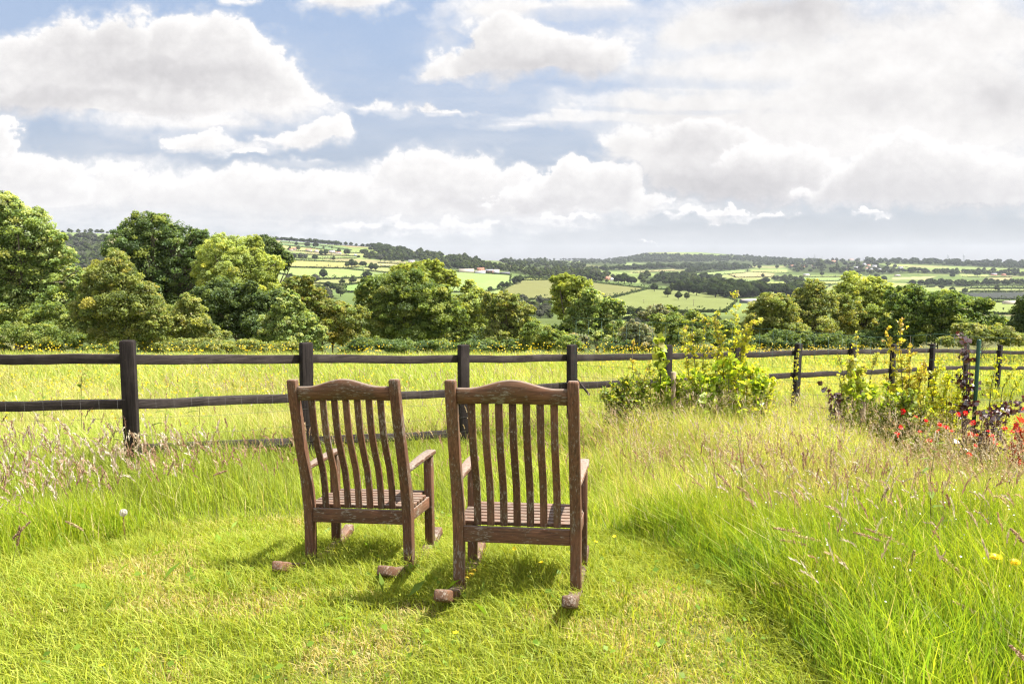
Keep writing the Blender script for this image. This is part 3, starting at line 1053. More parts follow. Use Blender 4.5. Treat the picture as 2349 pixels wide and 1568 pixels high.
# yellow moss cushions on one rocker of the nearer chair
b = MB()
for k in range(26):
    y = -.10 + .17 * rng.random()
    x = -CHAIR_W / 2 + .012 + .045 * rng.random()
    zt = (y + .06) ** 2 / 2.45 + .057
    r = .008 + .007 * rng.random()
    ringn = 7
    b.prism([[(x + r * math.cos(a) * q, y + r * math.sin(a) * q, zt + h * r) for a in np.linspace(0, 2 * math.pi, ringn + 1)[:-1]] for q, h in ((1.1, -.3), (.95, .35), (.5, .75))])
b.build('moss', plain_mat('yellow_moss', (.38, .26, .015), .95, 400, .4, 1.3), chair2)


# ------------------------------------------------------------------ black paddock fence
POSTS = [  # photo x, depth, top y
    (-640, 6.70, 776), (-175, 6.86, 778), (292, 7.0, 780), (702, 8.1, 785), (1063, 9.2, 790), (1312, 10.15, 790), (1532, 11.2, 791), (1690, 12.1, 790), (1832, 13.1, 787),
    (1957, 14.3, 788), (2050, 15.5, 789), (2140, 16.8, 788), (2218, 18.0, 790), (2295, 19.2, 791), (2372, 20.3, 792), (2440, 21.5, 793)]
RAIL1 = [(-640, 820), (0, 823), (292, 825), (702, 824), (1063, 823.5), (1312, 821), (1532, 818), (1832, 810), (1957, 807), (2142, 804), (2340, 808), (2450, 812)]
RAIL2 = [(-640, 936), (0, 932), (292, 929), (702, 912), (1063, 902), (1312, 885), (1532, 876), (1832, 861), (2000, 853), (2186, 843), (2340, 844), (2450, 845)]
RAIL3 = [(-640, 1040), (0, 1030), (292, 1032), (702, 1014), (1063, 994), (1312, 955), (1832, 912), (2340, 884), (2450, 880)]


def build_fence():
    root = empty('paddock_fence', (0.7, 10.15, g1(.7, 10.15)), 'black stained post and rail fence across the meadow behind the rocking chairs', 'fence')
    off = Vector(root.location)
    base = []
    for i, (px, Y, ty) in enumerate(POSTS):
        p = at(px, ty, Y)
        base.append(p)
    for i, p in enumerate(base):
        a, c = base[max(i - 1, 0)], base[min(i + 1, len(base) - 1)]
        d = Vector((c.x - a.x, c.y - a.y, 0)).normalized()
        nrm = Vector((-d.y, d.x, 0))
        z0 = g1(p.x, p.y) - .2
        if i == 2:
            d = Vector((1, 0.12, 0)).normalized(); nrm = Vector((-d.y, d.x, 0))
        b = MB()
        hw_, hd = .056, .037
        lean = (rng.random() - .5) * .05 + (.04 if i >= 8 else 0)
        secs = []
        for k, z in enumerate((z0, p.z - .015, p.z)):
            sc = .9 if k == 2 else 1
            c0 = Vector((p.x - lean * (p.z - z) * .5, p.y, z)) - off
            secs.append([c0 + d * hw_ * sx * sc + nrm * hd * sy * sc for sx, sy in ((-1, -1), (1, -1), (1, 1), (-1, 1))])
        b.prism(secs)
        b.build('post', BLACKWOOD, root, bevel=.006)
    for R_ in (RAIL1, RAIL2, RAIL3):
        xs, ys = [r[0] for r in R_], [r[1] for r in R_]
        for i in range(len(base) - 1):
            if R_ is RAIL3 and i not in (2, 3):
                continue
            pa, pb = POSTS[i], POSTS[i + 1]
            a = at(pa[0], float(np.interp(pa[0], xs, ys)), pa[1])
            c = at(pb[0], float(np.interp(pb[0], xs, ys)), pb[1])
            d = Vector((c.x - a.x, c.y - a.y, 0)).normalized()
            nrm = Vector((-d.y, d.x, 0))
            a, c = a + nrm * .060 + d * .003, c + nrm * .060 - d * .003     # nailed to the far face of the posts
            b = MB()
            hh, ht = .040, .019
            secs = []
            for t in np.linspace(0, 1, 13):
                q = a.lerp(c, float(t)) - off
                wob = math.sin(t * math.pi) * (.006 * math.sin(7 * t + i * 2.1) - .006) + (rng.random() - .5) * .004
                secs.append([q + nrm * (-ht) + Vector((0, 0, -hh + wob)), q + nrm * ht + Vector((0, 0, -hh + wob)), q + nrm * ht + Vector((0, 0, hh + wob)), q - nrm * ht + Vector((0, 0, hh + wob))])
            b.prism(secs)
            b.build('rail', BLACKRAIL, root, bevel=.004)
    # stock netting stapled to the viewer's side of the rails on the garden stretch
    b = MB()
    for i in range(0, 6):
        pa, pb = POSTS[i], POSTS[i + 1]
        y2 = [float(np.interp(q[0], [r[0] for r in RAIL2], [r[1] for r in RAIL2])) for q in (pa, pb)]
        a, c = at(pa[0], y2[0], pa[1]), at(pb[0], y2[1], pb[1])
        d = Vector((c.x - a.x, c.y - a.y, 0)).normalized()
        nrm = Vector((-d.y, d.x, 0))
        for h in (.05, -.10, -.25, -.40):
            pts = []
            for t in np.linspace(0, 1, 13):
                q = a.lerp(c, t) - off - nrm * .04
                pts.append(q + Vector((0, 0, h - .012 * math.sin(t * math.pi) + (rng.random() - .5) * .008)))
            b.tube(pts, .0013, 3)
        for t in np.arange(.04, 1, .092):
            q = a.lerp(c, t) - off - nrm * .041
            b.tube([q + Vector((0, 0, .05)), q + Vector((.004, 0, -.17)), q + Vector((0, 0, -.40))], .0005, 3)
    b.build('wire_netting', WIRE, root)
    # old bleached strut leaning at one post
    b = MB()
    s0, s1 = at(1322, 868, 9.9) - off, at(1352, 905, 9.75) - off
    b.tube([s0, s0.lerp(s1, .5), s1], [.010, .013, .013], 4)
    b.build('strut', BLACKRAIL, root)


build_fence()


def build_mesh_fence():
    line = [(1312, 10.05, 728), (1560, 9.75, 742), (1800, 9.5, 757), (2005, 9.35, 773), (2160, 9.3, 766), (2245, 9.3, 772), (2349, 9.25, 777), (2700, 9.2, 780)]
    root = empty('wire_mesh_fence', at(2245, 940, 9.3), 'green coated wire mesh fence on a slim steel post behind the saplings', 'fence')
    off = Vector(root.location)
    dense = []
    for i in range(len(line) - 1):
        for t in np.linspace(0, 1, 7)[:-1]:
            q = [line[i][k] * (1 - t) + line[i + 1][k] * t for k in range(3)]
            dense.append(at(*[q[0], q[2], q[1]]) - off)
    b = MB()
    n = len(dense)
    for r in range(9):
        pts = []
        for i, p in enumerate(dense):
            pts.append(p + Vector((0, 0, -r * .135 + (rng.random() - .5) * .007)))
        b.tube(pts, .0017 if r else .0022, 3)
    # verticals
    L = [0]
    for i in range(n - 1):
        L.append(L[-1] + (dense[i + 1] - dense[i]).length)
    for s in np.arange(.05, L[-1], .145):
        i = int(np.searchsorted(L, s) - 1)
        t = (s - L[i]) / (L[i + 1] - L[i])
        p = dense[i].lerp(dense[i + 1], t)
        b.tube([p, p + Vector(((rng.random() - .5) * .03, 0, -.5)), p + Vector(((rng.random() - .5) * .04, .01, -1.1))], .0014, 3)
    b.build('wire_mesh', GREENWIRE, root)
    b = MB()
    top = at(2246, 778, 9.27) - off
    bot = at(2231, 1010, 9.22) - off
    b.tube([bot, bot.lerp(top, .5), top - Vector((0, 0, .012)), top], [.021, .021, .021, .015], 12)
    b.build('post', GREENPOST, root, smooth=False)


build_mesh_fence()

# ------------------------------------------------------------------ leaves
def leaf_quads(cen, size, up_bias=.35, out_dir=None, aspect=.62):
    """diamond leaves at points cen; returns verts (n,4,3)"""
    n = len(cen)
    nrm = rng.normal(size=(n, 3))
    nrm /= np.linalg.norm(nrm, axis=1)[:, None]
    if out_dir is not None:
        nrm = nrm * 1.0 + out_dir * .75
    nrm[:, 2] += up_bias
    nrm /= np.linalg.norm(nrm, axis=1)[:, None]
    t = rng.normal(size=(n, 3))
    t -= (t * nrm).sum(1)[:, None] * nrm
    t /= np.linalg.norm(t, axis=1)[:, None]
    s = np.cross(nrm, t)
    L = size * (.65 + .7 * rng.random(n))
    a = cen - t * (L * .5)[:, None]
    c = cen + t * (L * .5)[:, None]
    m = cen + nrm * (L * .10)[:, None]
    bb = m + s * (L * aspect * .5)[:, None]
    d = m - s * (L * aspect * .5)[:, None]
    return np.stack([a, bb, c, d], 1)


def leaves_mesh(name, quads, colr):
    n = len(quads)
    return np_mesh(name, quads.reshape(-1, 3), np.arange(n * 4), np.full(n, 4), np.repeat(colr, 4, axis=0))


def sphere_dirs(n, low=-.55):
    z = low + (1 - low) * rng.random(n)
    a = rng.random(n) * 2 * math.pi
    r = np.sqrt(1 - z * z)
    return np.stack([r * np.cos(a), r * np.sin(a), z], 1)


PALS = {
    'mid': [(0.179, 0.254, 0.061), (0.242, 0.320, 0.075), (0.126, 0.189, 0.053), (0.303, 0.354, 0.099)],
    'ash': [(0.232, 0.328, 0.099), (0.323, 0.410, 0.134), (0.162, 0.237, 0.075), (0.413, 0.468, 0.190)],
    'oak': [(0.108, 0.172, 0.053), (0.152, 0.222, 0.064), (0.076, 0.129, 0.047), (0.206, 0.271, 0.075)],
    'lime': [(0.338, 0.413, 0.095), (0.431, 0.483, 0.131), (0.261, 0.336, 0.091), (0.384, 0.468, 0.148)],
    'olive': [(0.215, 0.271, 0.075), (0.286, 0.328, 0.088), (0.162, 0.213, 0.064), (0.340, 0.354, 0.124)],
    'bronze': [(0.257, 0.286, 0.069), (0.338, 0.328, 0.085), (0.169, 0.213, 0.057), (0.208, 0.279, 0.070)],
    'dark': [(0.086, 0.138, 0.049), (0.119, 0.177, 0.053), (0.065, 0.105, 0.040), (0.162, 0.222, 0.065)],
    'hedge': [(0.115, 0.189, 0.049), (0.170, 0.254, 0.061), (0.086, 0.139, 0.040), (0.286, 0.360, 0.087)],
    'grey': [(0.232, 0.271, 0.163), (0.286, 0.311, 0.202), (0.179, 0.213, 0.124), (0.340, 0.336, 0.243)],
    'yoak': [(0.287, 0.354, 0.062), (0.372, 0.415, 0.091), (0.215, 0.279, 0.060), (0.314, 0.377, 0.087)],
}


def tree(name, label, Y, lobes, pal, cat='tree', leaf_px=5.5, dens=1.0, group=None, base=None, trunk=.10, up=.55, show_limbs=0.0, blossom=None, open_=0.0, squash=1.0, stems=1):
    """lobes are (x, y, rx, ry) measured on the photo; they stand at depth Y with real thickness"""
    m_px = Y / F
    leaf_px = leaf_px * .84
    leaf = leaf_px * m_px
    cs, rs = [], []
    more = []
    for (x, y, rx, ry) in lobes:              # uneven outline: smaller limbs of foliage stand out of every lobe
        for k in range(3):
            a = random.uniform(-.35, math.pi + .35)
            f = random.uniform(.32, .55)
            kk = random.uniform(.62, .88)
            more.append((x + math.cos(a) * rx * kk, y - math.sin(a) * ry * kk * .95, rx * f, ry * f * random.uniform(.8, 1.2)))
    lobes = [(x, y, rx * .90, ry * .90) for x, y, rx, ry in lobes] + more
    for (x, y, rx, ry) in lobes:
        r = .5 * (rx + ry) * m_px
        dy = (rng.random() - .5) * .9 * r
        p = at(x, y, Y + dy)
        cs.append(np.array(p)); rs.append(np.array([rx * m_px, r * 1.0 * squash, ry * m_px]))
    cs = np.array(cs); rs = np.array(rs)
    if base is None:
        bx = float(np.average(cs[:, 0], weights=rs[:, 0]))
    else:
        bx = at(base, 700, Y).x
    by = float(np.mean(cs[:, 1]))
    bz = g1(bx, by) - .1
    root = empty(name, (bx, by, bz), label, cat, group)
    off = np.array([bx, by, bz])
    pts, outs, cls = [], [], []
    P = np.array(PALS[pal])
    limb_targets = []
    for c, r in zip(cs, rs):
        rm = r.mean()
        ncl = max(8, int(52 * dens))
        d = sphere_dirs(ncl, -.75)
        rad = (.62 + .42 * rng.random(ncl))[:, None]
        cc = c + d * r * rad
        cr = rm * (.10 + .20 * rng.random(ncl) ** 1.3)
        area = 4 * math.pi * (rm / m_px) ** 2 / (.31 * leaf_px ** 2)
        per = int(max(14, area * 1.15 * dens * (1 - open_) / ncl))
        for k in range(ncl):
            n = int(per * (.6 + .8 * rng.random()) * (cr[k] / (rm * .19)) ** 1.4) + 6
            dd = sphere_dirs(n, -.6)
            q = cc[k] + dd * (cr[k] * (.55 + .5 * rng.random(n)))[:, None] * np.array([1.15, 1.15, .85])
            pts.append(q); outs.append(dd * .6 + d[k] * .4)
            base_c = P[rng.integers(0, len(P))]
            vari = (.78 + .44 * rng.random(n))[:, None] * (.9 + .25 * rng.random())
            cl = base_c[None, :] * vari * (1.0 if rng.random() < .8 else .72)
            if rng.random() < .25:
                cl = cl * np.array([1.15, 1.05, .8])
            cls.append(cl)
            if k % 3 == 0:
                limb_targets.append((cc[k], rm))
        # fill between the clumps so the mass has a body
        n = int(area * .38 * dens * (1 - open_))
        dd = sphere_dirs(n, -.9)
        q = c + dd * r * (.35 + .55 * rng.random(n) ** .6)[:, None]
        pts.append(q); outs.append(dd)
        cls.append(P[rng.integers(0, len(P), n)] * (.8 + .4 * rng.random(n))[:, None])
    pts = np.concatenate(pts); outs = np.concatenate(outs); cls = np.concatenate(cls)
    gz = ground(pts[:, 0], pts[:, 1])
    keep = pts[:, 2] > gz + .02
    pts, outs, cls = pts[keep], outs[keep], cls[keep]
    if blossom:
        nb, bc, (bx0, bx1, by0, by1) = blossom
        u, v = project(pts[:, 0], pts[:, 1], pts[:, 2])
        s = np.where((u > bx0) & (u < bx1) & (v > by0) & (v < by1) & (outs[:, 1] < .2) & (outs[:, 2] > -.1))[0]
        if len(s):
            seeds = pts[s[rng.integers(0, len(s), max(3, nb // 30))]]
            dmin = np.min(np.linalg.norm(pts[s][:, None] - seeds[None], axis=2), axis=1)
            k = s[dmin < leaf * 1.3]
            cls[k] = np.array(bc)
            outs[k, 2] += 1.0
    q = leaf_quads(pts - off, leaf, up, outs)
    link_mesh('crown', leaves_mesh('crown', q, cls), LEAF, root)
    # trunk and limbs
    b = MB()
    H = (cs[:, 2] + rs[:, 2]).max() - bz
    tr = trunk * max(H, 1.0) * .32
    top = np.average(cs, axis=0, weights=rs[:, 0])
    for s in range(stems):
        jit = np.array([(rng.random() - .5), (rng.random() - .5), 0]) * (.8 if stems > 1 else 0) * H * .15
        t0 = np.array([0, 0, -.15]) + jit * .5
        t1 = (top - off) * np.array([1, 1, .55]) + jit
        t2 = (top - off) * np.array([1, 1, .95]) + jit * 1.3
        mid = (t0 + t1) / 2 + np.array([(rng.random() - .5), (rng.random() - .5), 0]) * H * .05
        b.tube([t0, mid, t1, t2], np.array([1.0, .78, .6, .25]) * tr / math.sqrt(stems), 7)
        for i, (p, rm) in enumerate(limb_targets):
            if (i + s) % max(1, int(len(limb_targets) / (22 if not show_limbs else 46))):
                continue
            p = p - off
            k = .25 + .7 * rng.random()
            st = mid + (t2 - mid) * k if k < 1 else t2
            if p[2] < st[2]:
                st = mid + (t1 - mid) * .3
            c1 = st + (p - st) * .5 + np.array([0, 0, -.08 * rm]) + rng.normal(size=3) * rm * .12
            b.tube([st, c1, p], np.array([.36, .2, .05]) * tr * (1 + show_limbs) / math.sqrt(stems), 5)
    b.build('trunk', BARK, root, smooth=True)
    return root


def build_trees():
    G = 'trees and bushes along the meadow edge'
    T = lambda *a, **k: tree(*a, group=G, **k)
    T('oak_tree', 'tall spreading oak with dark limbs showing, behind the fence at left', 62,
      [(300, 560, 62, 52), (352, 535, 60, 44), (410, 552, 60, 42), (452, 590, 40, 40), (280, 600, 46, 40), (345, 610, 70, 55), (420, 630, 70, 50), (390, 690, 100, 55), (320, 690, 90, 60), (455, 665, 55, 50)],
      'oak', leaf_px=5, show_limbs=1.6, base=355, open_=.28)
    T('ash_tree', 'tallest light green ash tree at the far left edge of the view', 42,
      [(10, 500, 60, 58), (60, 530, 62, 50), (105, 580, 56, 52), (-50, 490, 70, 70), (-60, 600, 90, 80), (30, 600, 80, 60), (130, 640, 52, 50), (60, 680, 90, 60), (-40, 720, 90, 80), (140, 710, 60, 60)],
      'ash', leaf_px=6, base=20, open_=.15, show_limbs=.5)
    T('alder_tree', 'leafy pale alder standing alone between ash and oak, thin stems at its foot', 27,
      [(255, 630, 52, 48), (290, 665, 55, 45), (225, 665, 50, 45), (330, 700, 50, 45), (260, 705, 70, 48), (210, 715, 45, 45), (350, 745, 40, 36), (290, 755, 70, 38), (225, 762, 50, 34)],
      'olive', leaf_px=5.2, base=255, stems=3, trunk=.05, up=.3)
    T('field_maple', 'yellow green rounded tree right of the big oak', 58,
      [(500, 585, 50, 45), (555, 580, 52, 42), (600, 620, 46, 45), (530, 630, 80, 45), (480, 630, 40, 40), (590, 660, 52, 34), (520, 670, 60, 36)],
      'lime', leaf_px=4.6, show_limbs=.5, base=540)
    T('oak_tree', 'dark oak top hanging out behind the yellow green tree', 74,
      [(615, 570, 36, 26), (640, 590, 26, 26), (648, 610, 17, 16), (600, 600, 30, 36), (590, 580, 30, 30)],
      'dark', leaf_px=4.6, base=600)
    T('hawthorn_bush', 'dark thicket of hawthorn below the yellow green tree', 36,
      [(500, 690, 60, 45), (570, 690, 55, 42), (620, 700, 42, 45), (540, 740, 60, 46), (590, 750, 46, 44), (470, 745, 50, 44)],
      'dark', cat='bush', leaf_px=5.5, base=560, stems=3, trunk=.05)
    T('elder_bush', 'elder bush with clusters of cream blossom', 30,
      [(420, 725, 44, 40), (450, 745, 44, 44), (400, 765, 44, 32), (470, 775, 60, 28), (440, 715, 30, 26)],
      'olive', cat='bush', leaf_px=5.2, base=430, stems=3, trunk=.05, blossom=(420, (.62, .58, .42), (405, 480, 695, 775)))
    T('ash_tree', 'small pale ash with feathery leaves in front of the dark thicket', 31,
      [(660, 700, 32, 30), (640, 730, 36, 30), (685, 735, 40, 32), (655, 765, 56, 32), (700, 775, 48, 28), (625, 775, 30, 26)],
      'ash', leaf_px=6, base=660, trunk=.06)
    T('hawthorn_bush', 'bronze tinged bush between the small ash and the big middle tree', 38,
      [(690, 665, 36, 34), (718, 690, 30, 36), (760, 720, 44, 34), (800, 730, 40, 40), (745, 760, 50, 36), (800, 775, 44, 28), (700, 720, 30, 40)],
      'bronze', cat='bush', leaf_px=5.2, base=750, stems=3, trunk=.05)
    T('willow_tree', 'broad dense tree in the middle of the view, largest of the hedge line', 40,
      [(890, 665, 56, 50), (940, 660, 50, 46), (860, 700, 48, 45), (985, 690, 46, 50), (920, 710, 80, 55), (1010, 735, 50, 50), (870, 755, 60, 45), (950, 760, 80, 42), (1030, 770, 44, 32), (845, 660, 26, 26)],
      'mid', leaf_px=5.2, base=920, trunk=.07)
    T('oak_tree', 'golden green oak top rising behind the broad middle tree', 52,
      [(945, 622, 42, 22), (985, 625, 46, 24), (1025, 640, 30, 20), (1040, 648, 18, 16), (960, 650, 50, 30)],
      'yoak', leaf_px=5, base=970, show_limbs=.6)
    T('field_maple', 'pointed bright green tree right of the broad middle tree', 44,
      [(1083, 668, 24, 26), (1080, 700, 36, 34), (1100, 730, 34, 34), (1060, 720, 34, 40), (1090, 765, 46, 34)],
      'lime', leaf_px=5, base=1085, trunk=.06)
    T('sallow_tree', 'grey green sallow with bare twigs poking through', 40,
      [(1155, 690, 34, 26), (1185, 715, 36, 34), (1150, 730, 40, 38), (1200, 755, 42, 36), (1150, 772, 50, 30), (1125, 700, 24, 30)],
      'olive', leaf_px=5, base=1160, stems=2, trunk=.06, open_=.15, show_limbs=.4)
    T('bramble_bush', 'bright green bushes at the gap right of the sallow', 33,
      [(1240, 765, 40, 30), (1265, 780, 40, 24), (1220, 790, 34, 20), (1290, 785, 40, 22)],
      'mid', cat='bush', leaf_px=5, base=1250, stems=3, trunk=.04)
    T('oak_tree', 'golden oak behind the pale ash in the centre right gap', 50,
      [(1300, 655, 38, 24), (1335, 655, 34, 24), (1290, 690, 30, 34), (1330, 690, 40, 36), (1300, 715, 28, 24)],
      'yoak', leaf_px=5, base=1310, show_limbs=.6, trunk=.08)
    T('ash_tree', 'pale feathery ash directly above the fence post beside the nearer chair', 38,
      [(1365, 695, 36, 32), (1395, 715, 36, 34), (1350, 735, 46, 34), (1405, 755, 40, 36), (1365, 775, 56, 30), (1330, 715, 28, 30)],
      'ash', leaf_px=6, base=1370, trunk=.06)
    T('bramble_bush', 'grey green bush between the pale ash and the tall hawthorn sapling', 36,
      [(1455, 770, 40, 28), (1480, 785, 34, 22), (1320, 785, 30, 22), (1430, 792, 40, 18)],
      'grey', cat='bush', leaf_px=5, base=1450, stems=3, trunk=.04)
    T('hawthorn_bush', 'green hawthorn bush behind the sapling row', 40,
      [(1530, 745, 44, 28), (1580, 745, 44, 30), (1510, 775, 44, 26), (1560, 778, 50, 26), (1620, 765, 44, 32), (1660, 770, 44, 30)],
      'mid', cat='bush', leaf_px=5, base=1580, stems=3, trunk=.05)
    T('willow_bush', 'bare twiggy grey bush in front of the far pasture', 60,
      [(1505, 712, 24, 16), (1485, 722, 20, 12), (1525, 722, 18, 12)],
      'grey', cat='bush', leaf_px=3.5, base=1505, open_=.3, stems=3, trunk=.05, show_limbs=.5)
    T('hawthorn_bush', 'round dark bush below the far pasture', 62,
      [(1500 + 30, 720, 26, 22), (1545, 735, 24, 18)], 'mid', cat='bush', leaf_px=4, base=1535, trunk=.05)
    T('hazel_tree', 'loose green hazel right of the tall hawthorn sapling', 42,
      [(1770, 700, 40, 34), (1800, 715, 36, 34), (1740, 735, 44, 36), (1790, 755, 50, 36), (1700, 765, 44, 30), (1820, 770, 40, 28)],
      'olive', leaf_px=5, base=1770, stems=3, trunk=.05)
    T('willow_tree', 'thin crowned willow with its stems showing through', 44,
      [(1865, 680, 40, 30), (1890, 700, 40, 34), (1850, 715, 38, 36), (1880, 750, 44, 36), (1830, 735, 30, 36)],
      'olive', leaf_px=4.8, base=1870, stems=4, trunk=.05, open_=.42, show_limbs=.8)
    T('willow_tree', 'bright yellow green willow, tallest of the right hand hedge', 46,
      [(1965, 655, 40, 26), (2000, 665, 40, 30), (1945, 685, 36, 34), (2020, 695, 34, 34), (1975, 705, 60, 40), (1990, 745, 60, 40), (1940, 750, 40, 36)],
      'lime', leaf_px=4.8, base=1985, stems=3, trunk=.05, open_=.2, show_limbs=.4)
    T('hawthorn_tree', 'dense dark hawthorn mass right of the bright willow', 36,
      [(2110, 690, 50, 30), (2165, 695, 50, 30), (2215, 710, 50, 32), (2090, 725, 50, 38), (2150, 735, 60, 38), (2220, 745, 60, 34), (2270, 745, 40, 34), (2130, 770, 70, 26), (2060, 700, 34, 36), (2060, 755, 36, 34)],
      'hedge', leaf_px=5.6, base=2150, stems=3, trunk=.06)
    T('hawthorn_bush', 'olive green bush low in front of the dense dark hawthorn', 31,
      [(2230, 765, 50, 26), (2290, 770, 46, 26), (2190, 785, 44, 16), (2320, 780, 40, 20)],
      'olive', cat='bush', leaf_px=5, base=2250, stems=3, trunk=.04)
    T('hawthorn_tree', 'dark green tree cut by the right edge of the view', 34,
      [(2350, 715, 28, 30), (2385, 720, 50, 50), (2345, 755, 34, 34), (2400, 770, 60, 34), (2480, 740, 60, 60)],
      'dark', leaf_px=5.4, base=2400, trunk=.06)
    T('bramble_bush', 'low green brambles under the hazel and the thin willow', 36,
      [(1298, 803, 49, 9), (1417, 794, 47, 21), (1481, 805, 58, 13), (1594, 807, 43, 14), (1697, 805, 24, 20), (1700, 790, 60, 18), (1780, 785, 60, 22), (1860, 785, 56, 20), (1930, 785, 56, 22), (2000, 785, 60, 22), (2070, 788, 50, 20)],
      'oak', cat='bush', leaf_px=4.6, open_=.25, base=1880, stems=3, trunk=.04)
    T('hawthorn_bush', 'mixed olive thicket between the hazel and the bright willow', 45,
      [(1740, 765, 50, 34), (1820, 745, 44, 44), (1910, 765, 50, 36), (1940, 720, 36, 40), (2040, 765, 44, 34)],
      'bronze', cat='bush', leaf_px=4.8, base=1850, stems=3, trunk=.04)
    T('hawthorn_bush', 'dark thicket filling the gap behind the brambles left of the pale ash', 42,
      [(1200, 770, 50, 26), (1260, 770, 40, 26), (1130, 780, 60, 24), (1310, 765, 30, 34), (1420, 775, 60, 26), (1500, 765, 50, 26)],
      'dark', cat='bush', leaf_px=5, base=1250, stems=3, trunk=.04)
    T('hawthorn_bush', 'deep green thicket behind the alder and the elder', 40,
      [(120, 740, 60, 50), (190, 750, 60, 46), (320, 760, 70, 40), (390, 745, 50, 50), (250, 770, 80, 34)],
      'mid', cat='bush', leaf_px=5, base=240, stems=3, trunk=.04)
    # low growth at the foot of the hedge line, left
    T('bramble_bush', 'low brambles under the ash at the left edge', 26,
      [(-1, 807, 26, 17), (107, 809, 49, 18), (205, 805, 37, 13), (273, 798, 30, 17), (20, 770, 60, 34), (90, 775, 60, 30), (150, 785, 50, 24)],
      'mid', cat='bush', leaf_px=4.6, open_=.25, base=40, stems=3, trunk=.04)
    T('bramble_bush', 'brambles in front of the broad middle tree', 36,
      [(685, 800, 52, 15), (808, 804, 24, 11), (912, 799, 39, 19), (1015, 803, 35, 18), (1095, 804, 49, 16), (1180, 796, 27, 20), (860, 790, 50, 18), (930, 795, 60, 16), (1010, 795, 60, 16), (1090, 795, 60, 16), (1170, 797, 50, 14)],
      'oak', cat='bush', leaf_px=4.6, open_=.25, base=980, stems=3, trunk=.04)
    T('bramble_bush', 'low brambles along the meadow edge below the elder', 27,
      [(344, 796, 27, 21), (430, 794, 45, 19), (542, 801, 31, 13), (590, 807, 39, 9), (400, 795, 60, 18), (480, 795, 60, 18), (560, 797, 60, 18), (640, 798, 50, 14)],
      'olive', cat='bush', leaf_px=4.6, open_=.25, base=500, stems=3, trunk=.04)


build_trees()


# ------------------------------------------------------------------ grass
LAWN = np.array([(1.22, 2.2), (1.20, 3.5), (1.12, 4.1), (.96, 4.9), (.62, 5.6), (.1, 6.1), (-1.0, 6.25), (-1.9, 6.0), (-2.35, 5.6), (-2.6, 4.9), (-3.2, 4.3), (-4.2, 3.8), (-4.2, 2.2)])


def lawn_dist(x, y):
    """distance outside the mown patch (negative inside)"""
    d = np.full(x.shape, 9e9)
    n = len(LAWN)
    for i in range(n):
        a, b = LAWN[i], LAWN[(i + 1) % n]
        ab = b - a
        t = np.clip(((x - a[0]) * ab[0] + (y - a[1]) * ab[1]) / (ab @ ab), 0, 1)
        d = np.minimum(d, np.hypot(x - a[0] - t * ab[0], y - a[1] - t * ab[1]))
    return np.where(inside(LAWN, x, y), -d, d)


def frame_points(n, y0, y1, margin=.12, power=1.0):
    """random ground points within the wedge of view, evenly per square metre (power 1)"""
    m = 0
    xs, ys = [], []
    hw = 1174.5 / F * (1 + 2 * margin)
    u = rng.random(n)
    y = np.sqrt(y0 ** 2 + u * (y1 ** 2 - y0 ** 2)) if power == 1.0 else y0 * (y1 / y0) ** u
    x = (rng.random(n) * 2 - 1) * (hw * y + (1.3 if y1 < 15 else .5))
    return x, y


def blades(x, y, h, w, lean, colr, wind=(-.35, -.1), tipc=1.15, zoff=0.0):
    n = len(x)
    z = ground(x, y) + zoff
    a = rng.random(n) * 2 * math.pi
    dx, dy = np.cos(a) + wind[0], np.sin(a) + wind[1]
    b = rng.random(n) * 2 * math.pi
    sx, sy = np.cos(b) * w * .5, np.sin(b) * w * .5
    base = np.stack([x, y, z - .01], 1)
    d = np.stack([dx, dy, np.zeros(n)], 1) * (lean * h)[:, None]
    side = np.stack([sx, sy, np.zeros(n)], 1)
    up = np.stack([np.zeros(n), np.zeros(n), h], 1)
    q1 = base + up * .55 + d * .28
    q2 = base + up * .97 + d * 1.0 - np.stack([np.zeros(n), np.zeros(n), h * np.minimum(lean, 1.2) ** 2 * .25], 1)
    V = np.stack([base - side, base + side, q1 + side * .85, q1 - side * .85, q2], 1).reshape(-1, 3)
    i0 = (np.arange(n) * 5)[:, None]
    L = (i0 + np.array([[0, 1, 2, 3, 3, 2, 4]])).ravel()
    tot = np.tile([4, 3], n)
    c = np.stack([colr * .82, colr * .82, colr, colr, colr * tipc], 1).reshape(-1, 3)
    return V, L, tot, c


def join(parts):
    V, L, Tt, C = [], [], [], []
    o = 0
    for v, l, t, c in parts:
        V.append(v); L.append(l + o); Tt.append(t); C.append(c)
        o += len(v)
    return np.concatenate(V), np.concatenate(L), np.concatenate(Tt), np.concatenate(C)


def grass_color(n, pals, x=None, y=None):
    P = np.array(pals)
    c = P[rng.integers(0, len(P), n)]
    return c * (.75 + .5 * rng.random(n))[:, None]


GREEN = [(0.286, 0.341, 0.040), (0.341, 0.380, 0.046), (0.231, 0.303, 0.036), (0.382, 0.392, 0.064), (0.300, 0.360, 0.061)]
FRESH = [(0.248, 0.339, 0.028), (0.310, 0.381, 0.033), (0.198, 0.290, 0.024), (0.347, 0.387, 0.042)]
STRAW = [(0.527, 0.463, 0.224), (0.479, 0.390, 0.184), (0.598, 0.524, 0.289), (0.430, 0.377, 0.158)]
PALE = [(0.384, 0.452, 0.098), (0.341, 0.422, 0.081), (0.427, 0.464, 0.127), (0.300, 0.392, 0.063)]



def mixcol(a, b, f):
    return a * (1 - f[:, None]) + b * f[:, None]


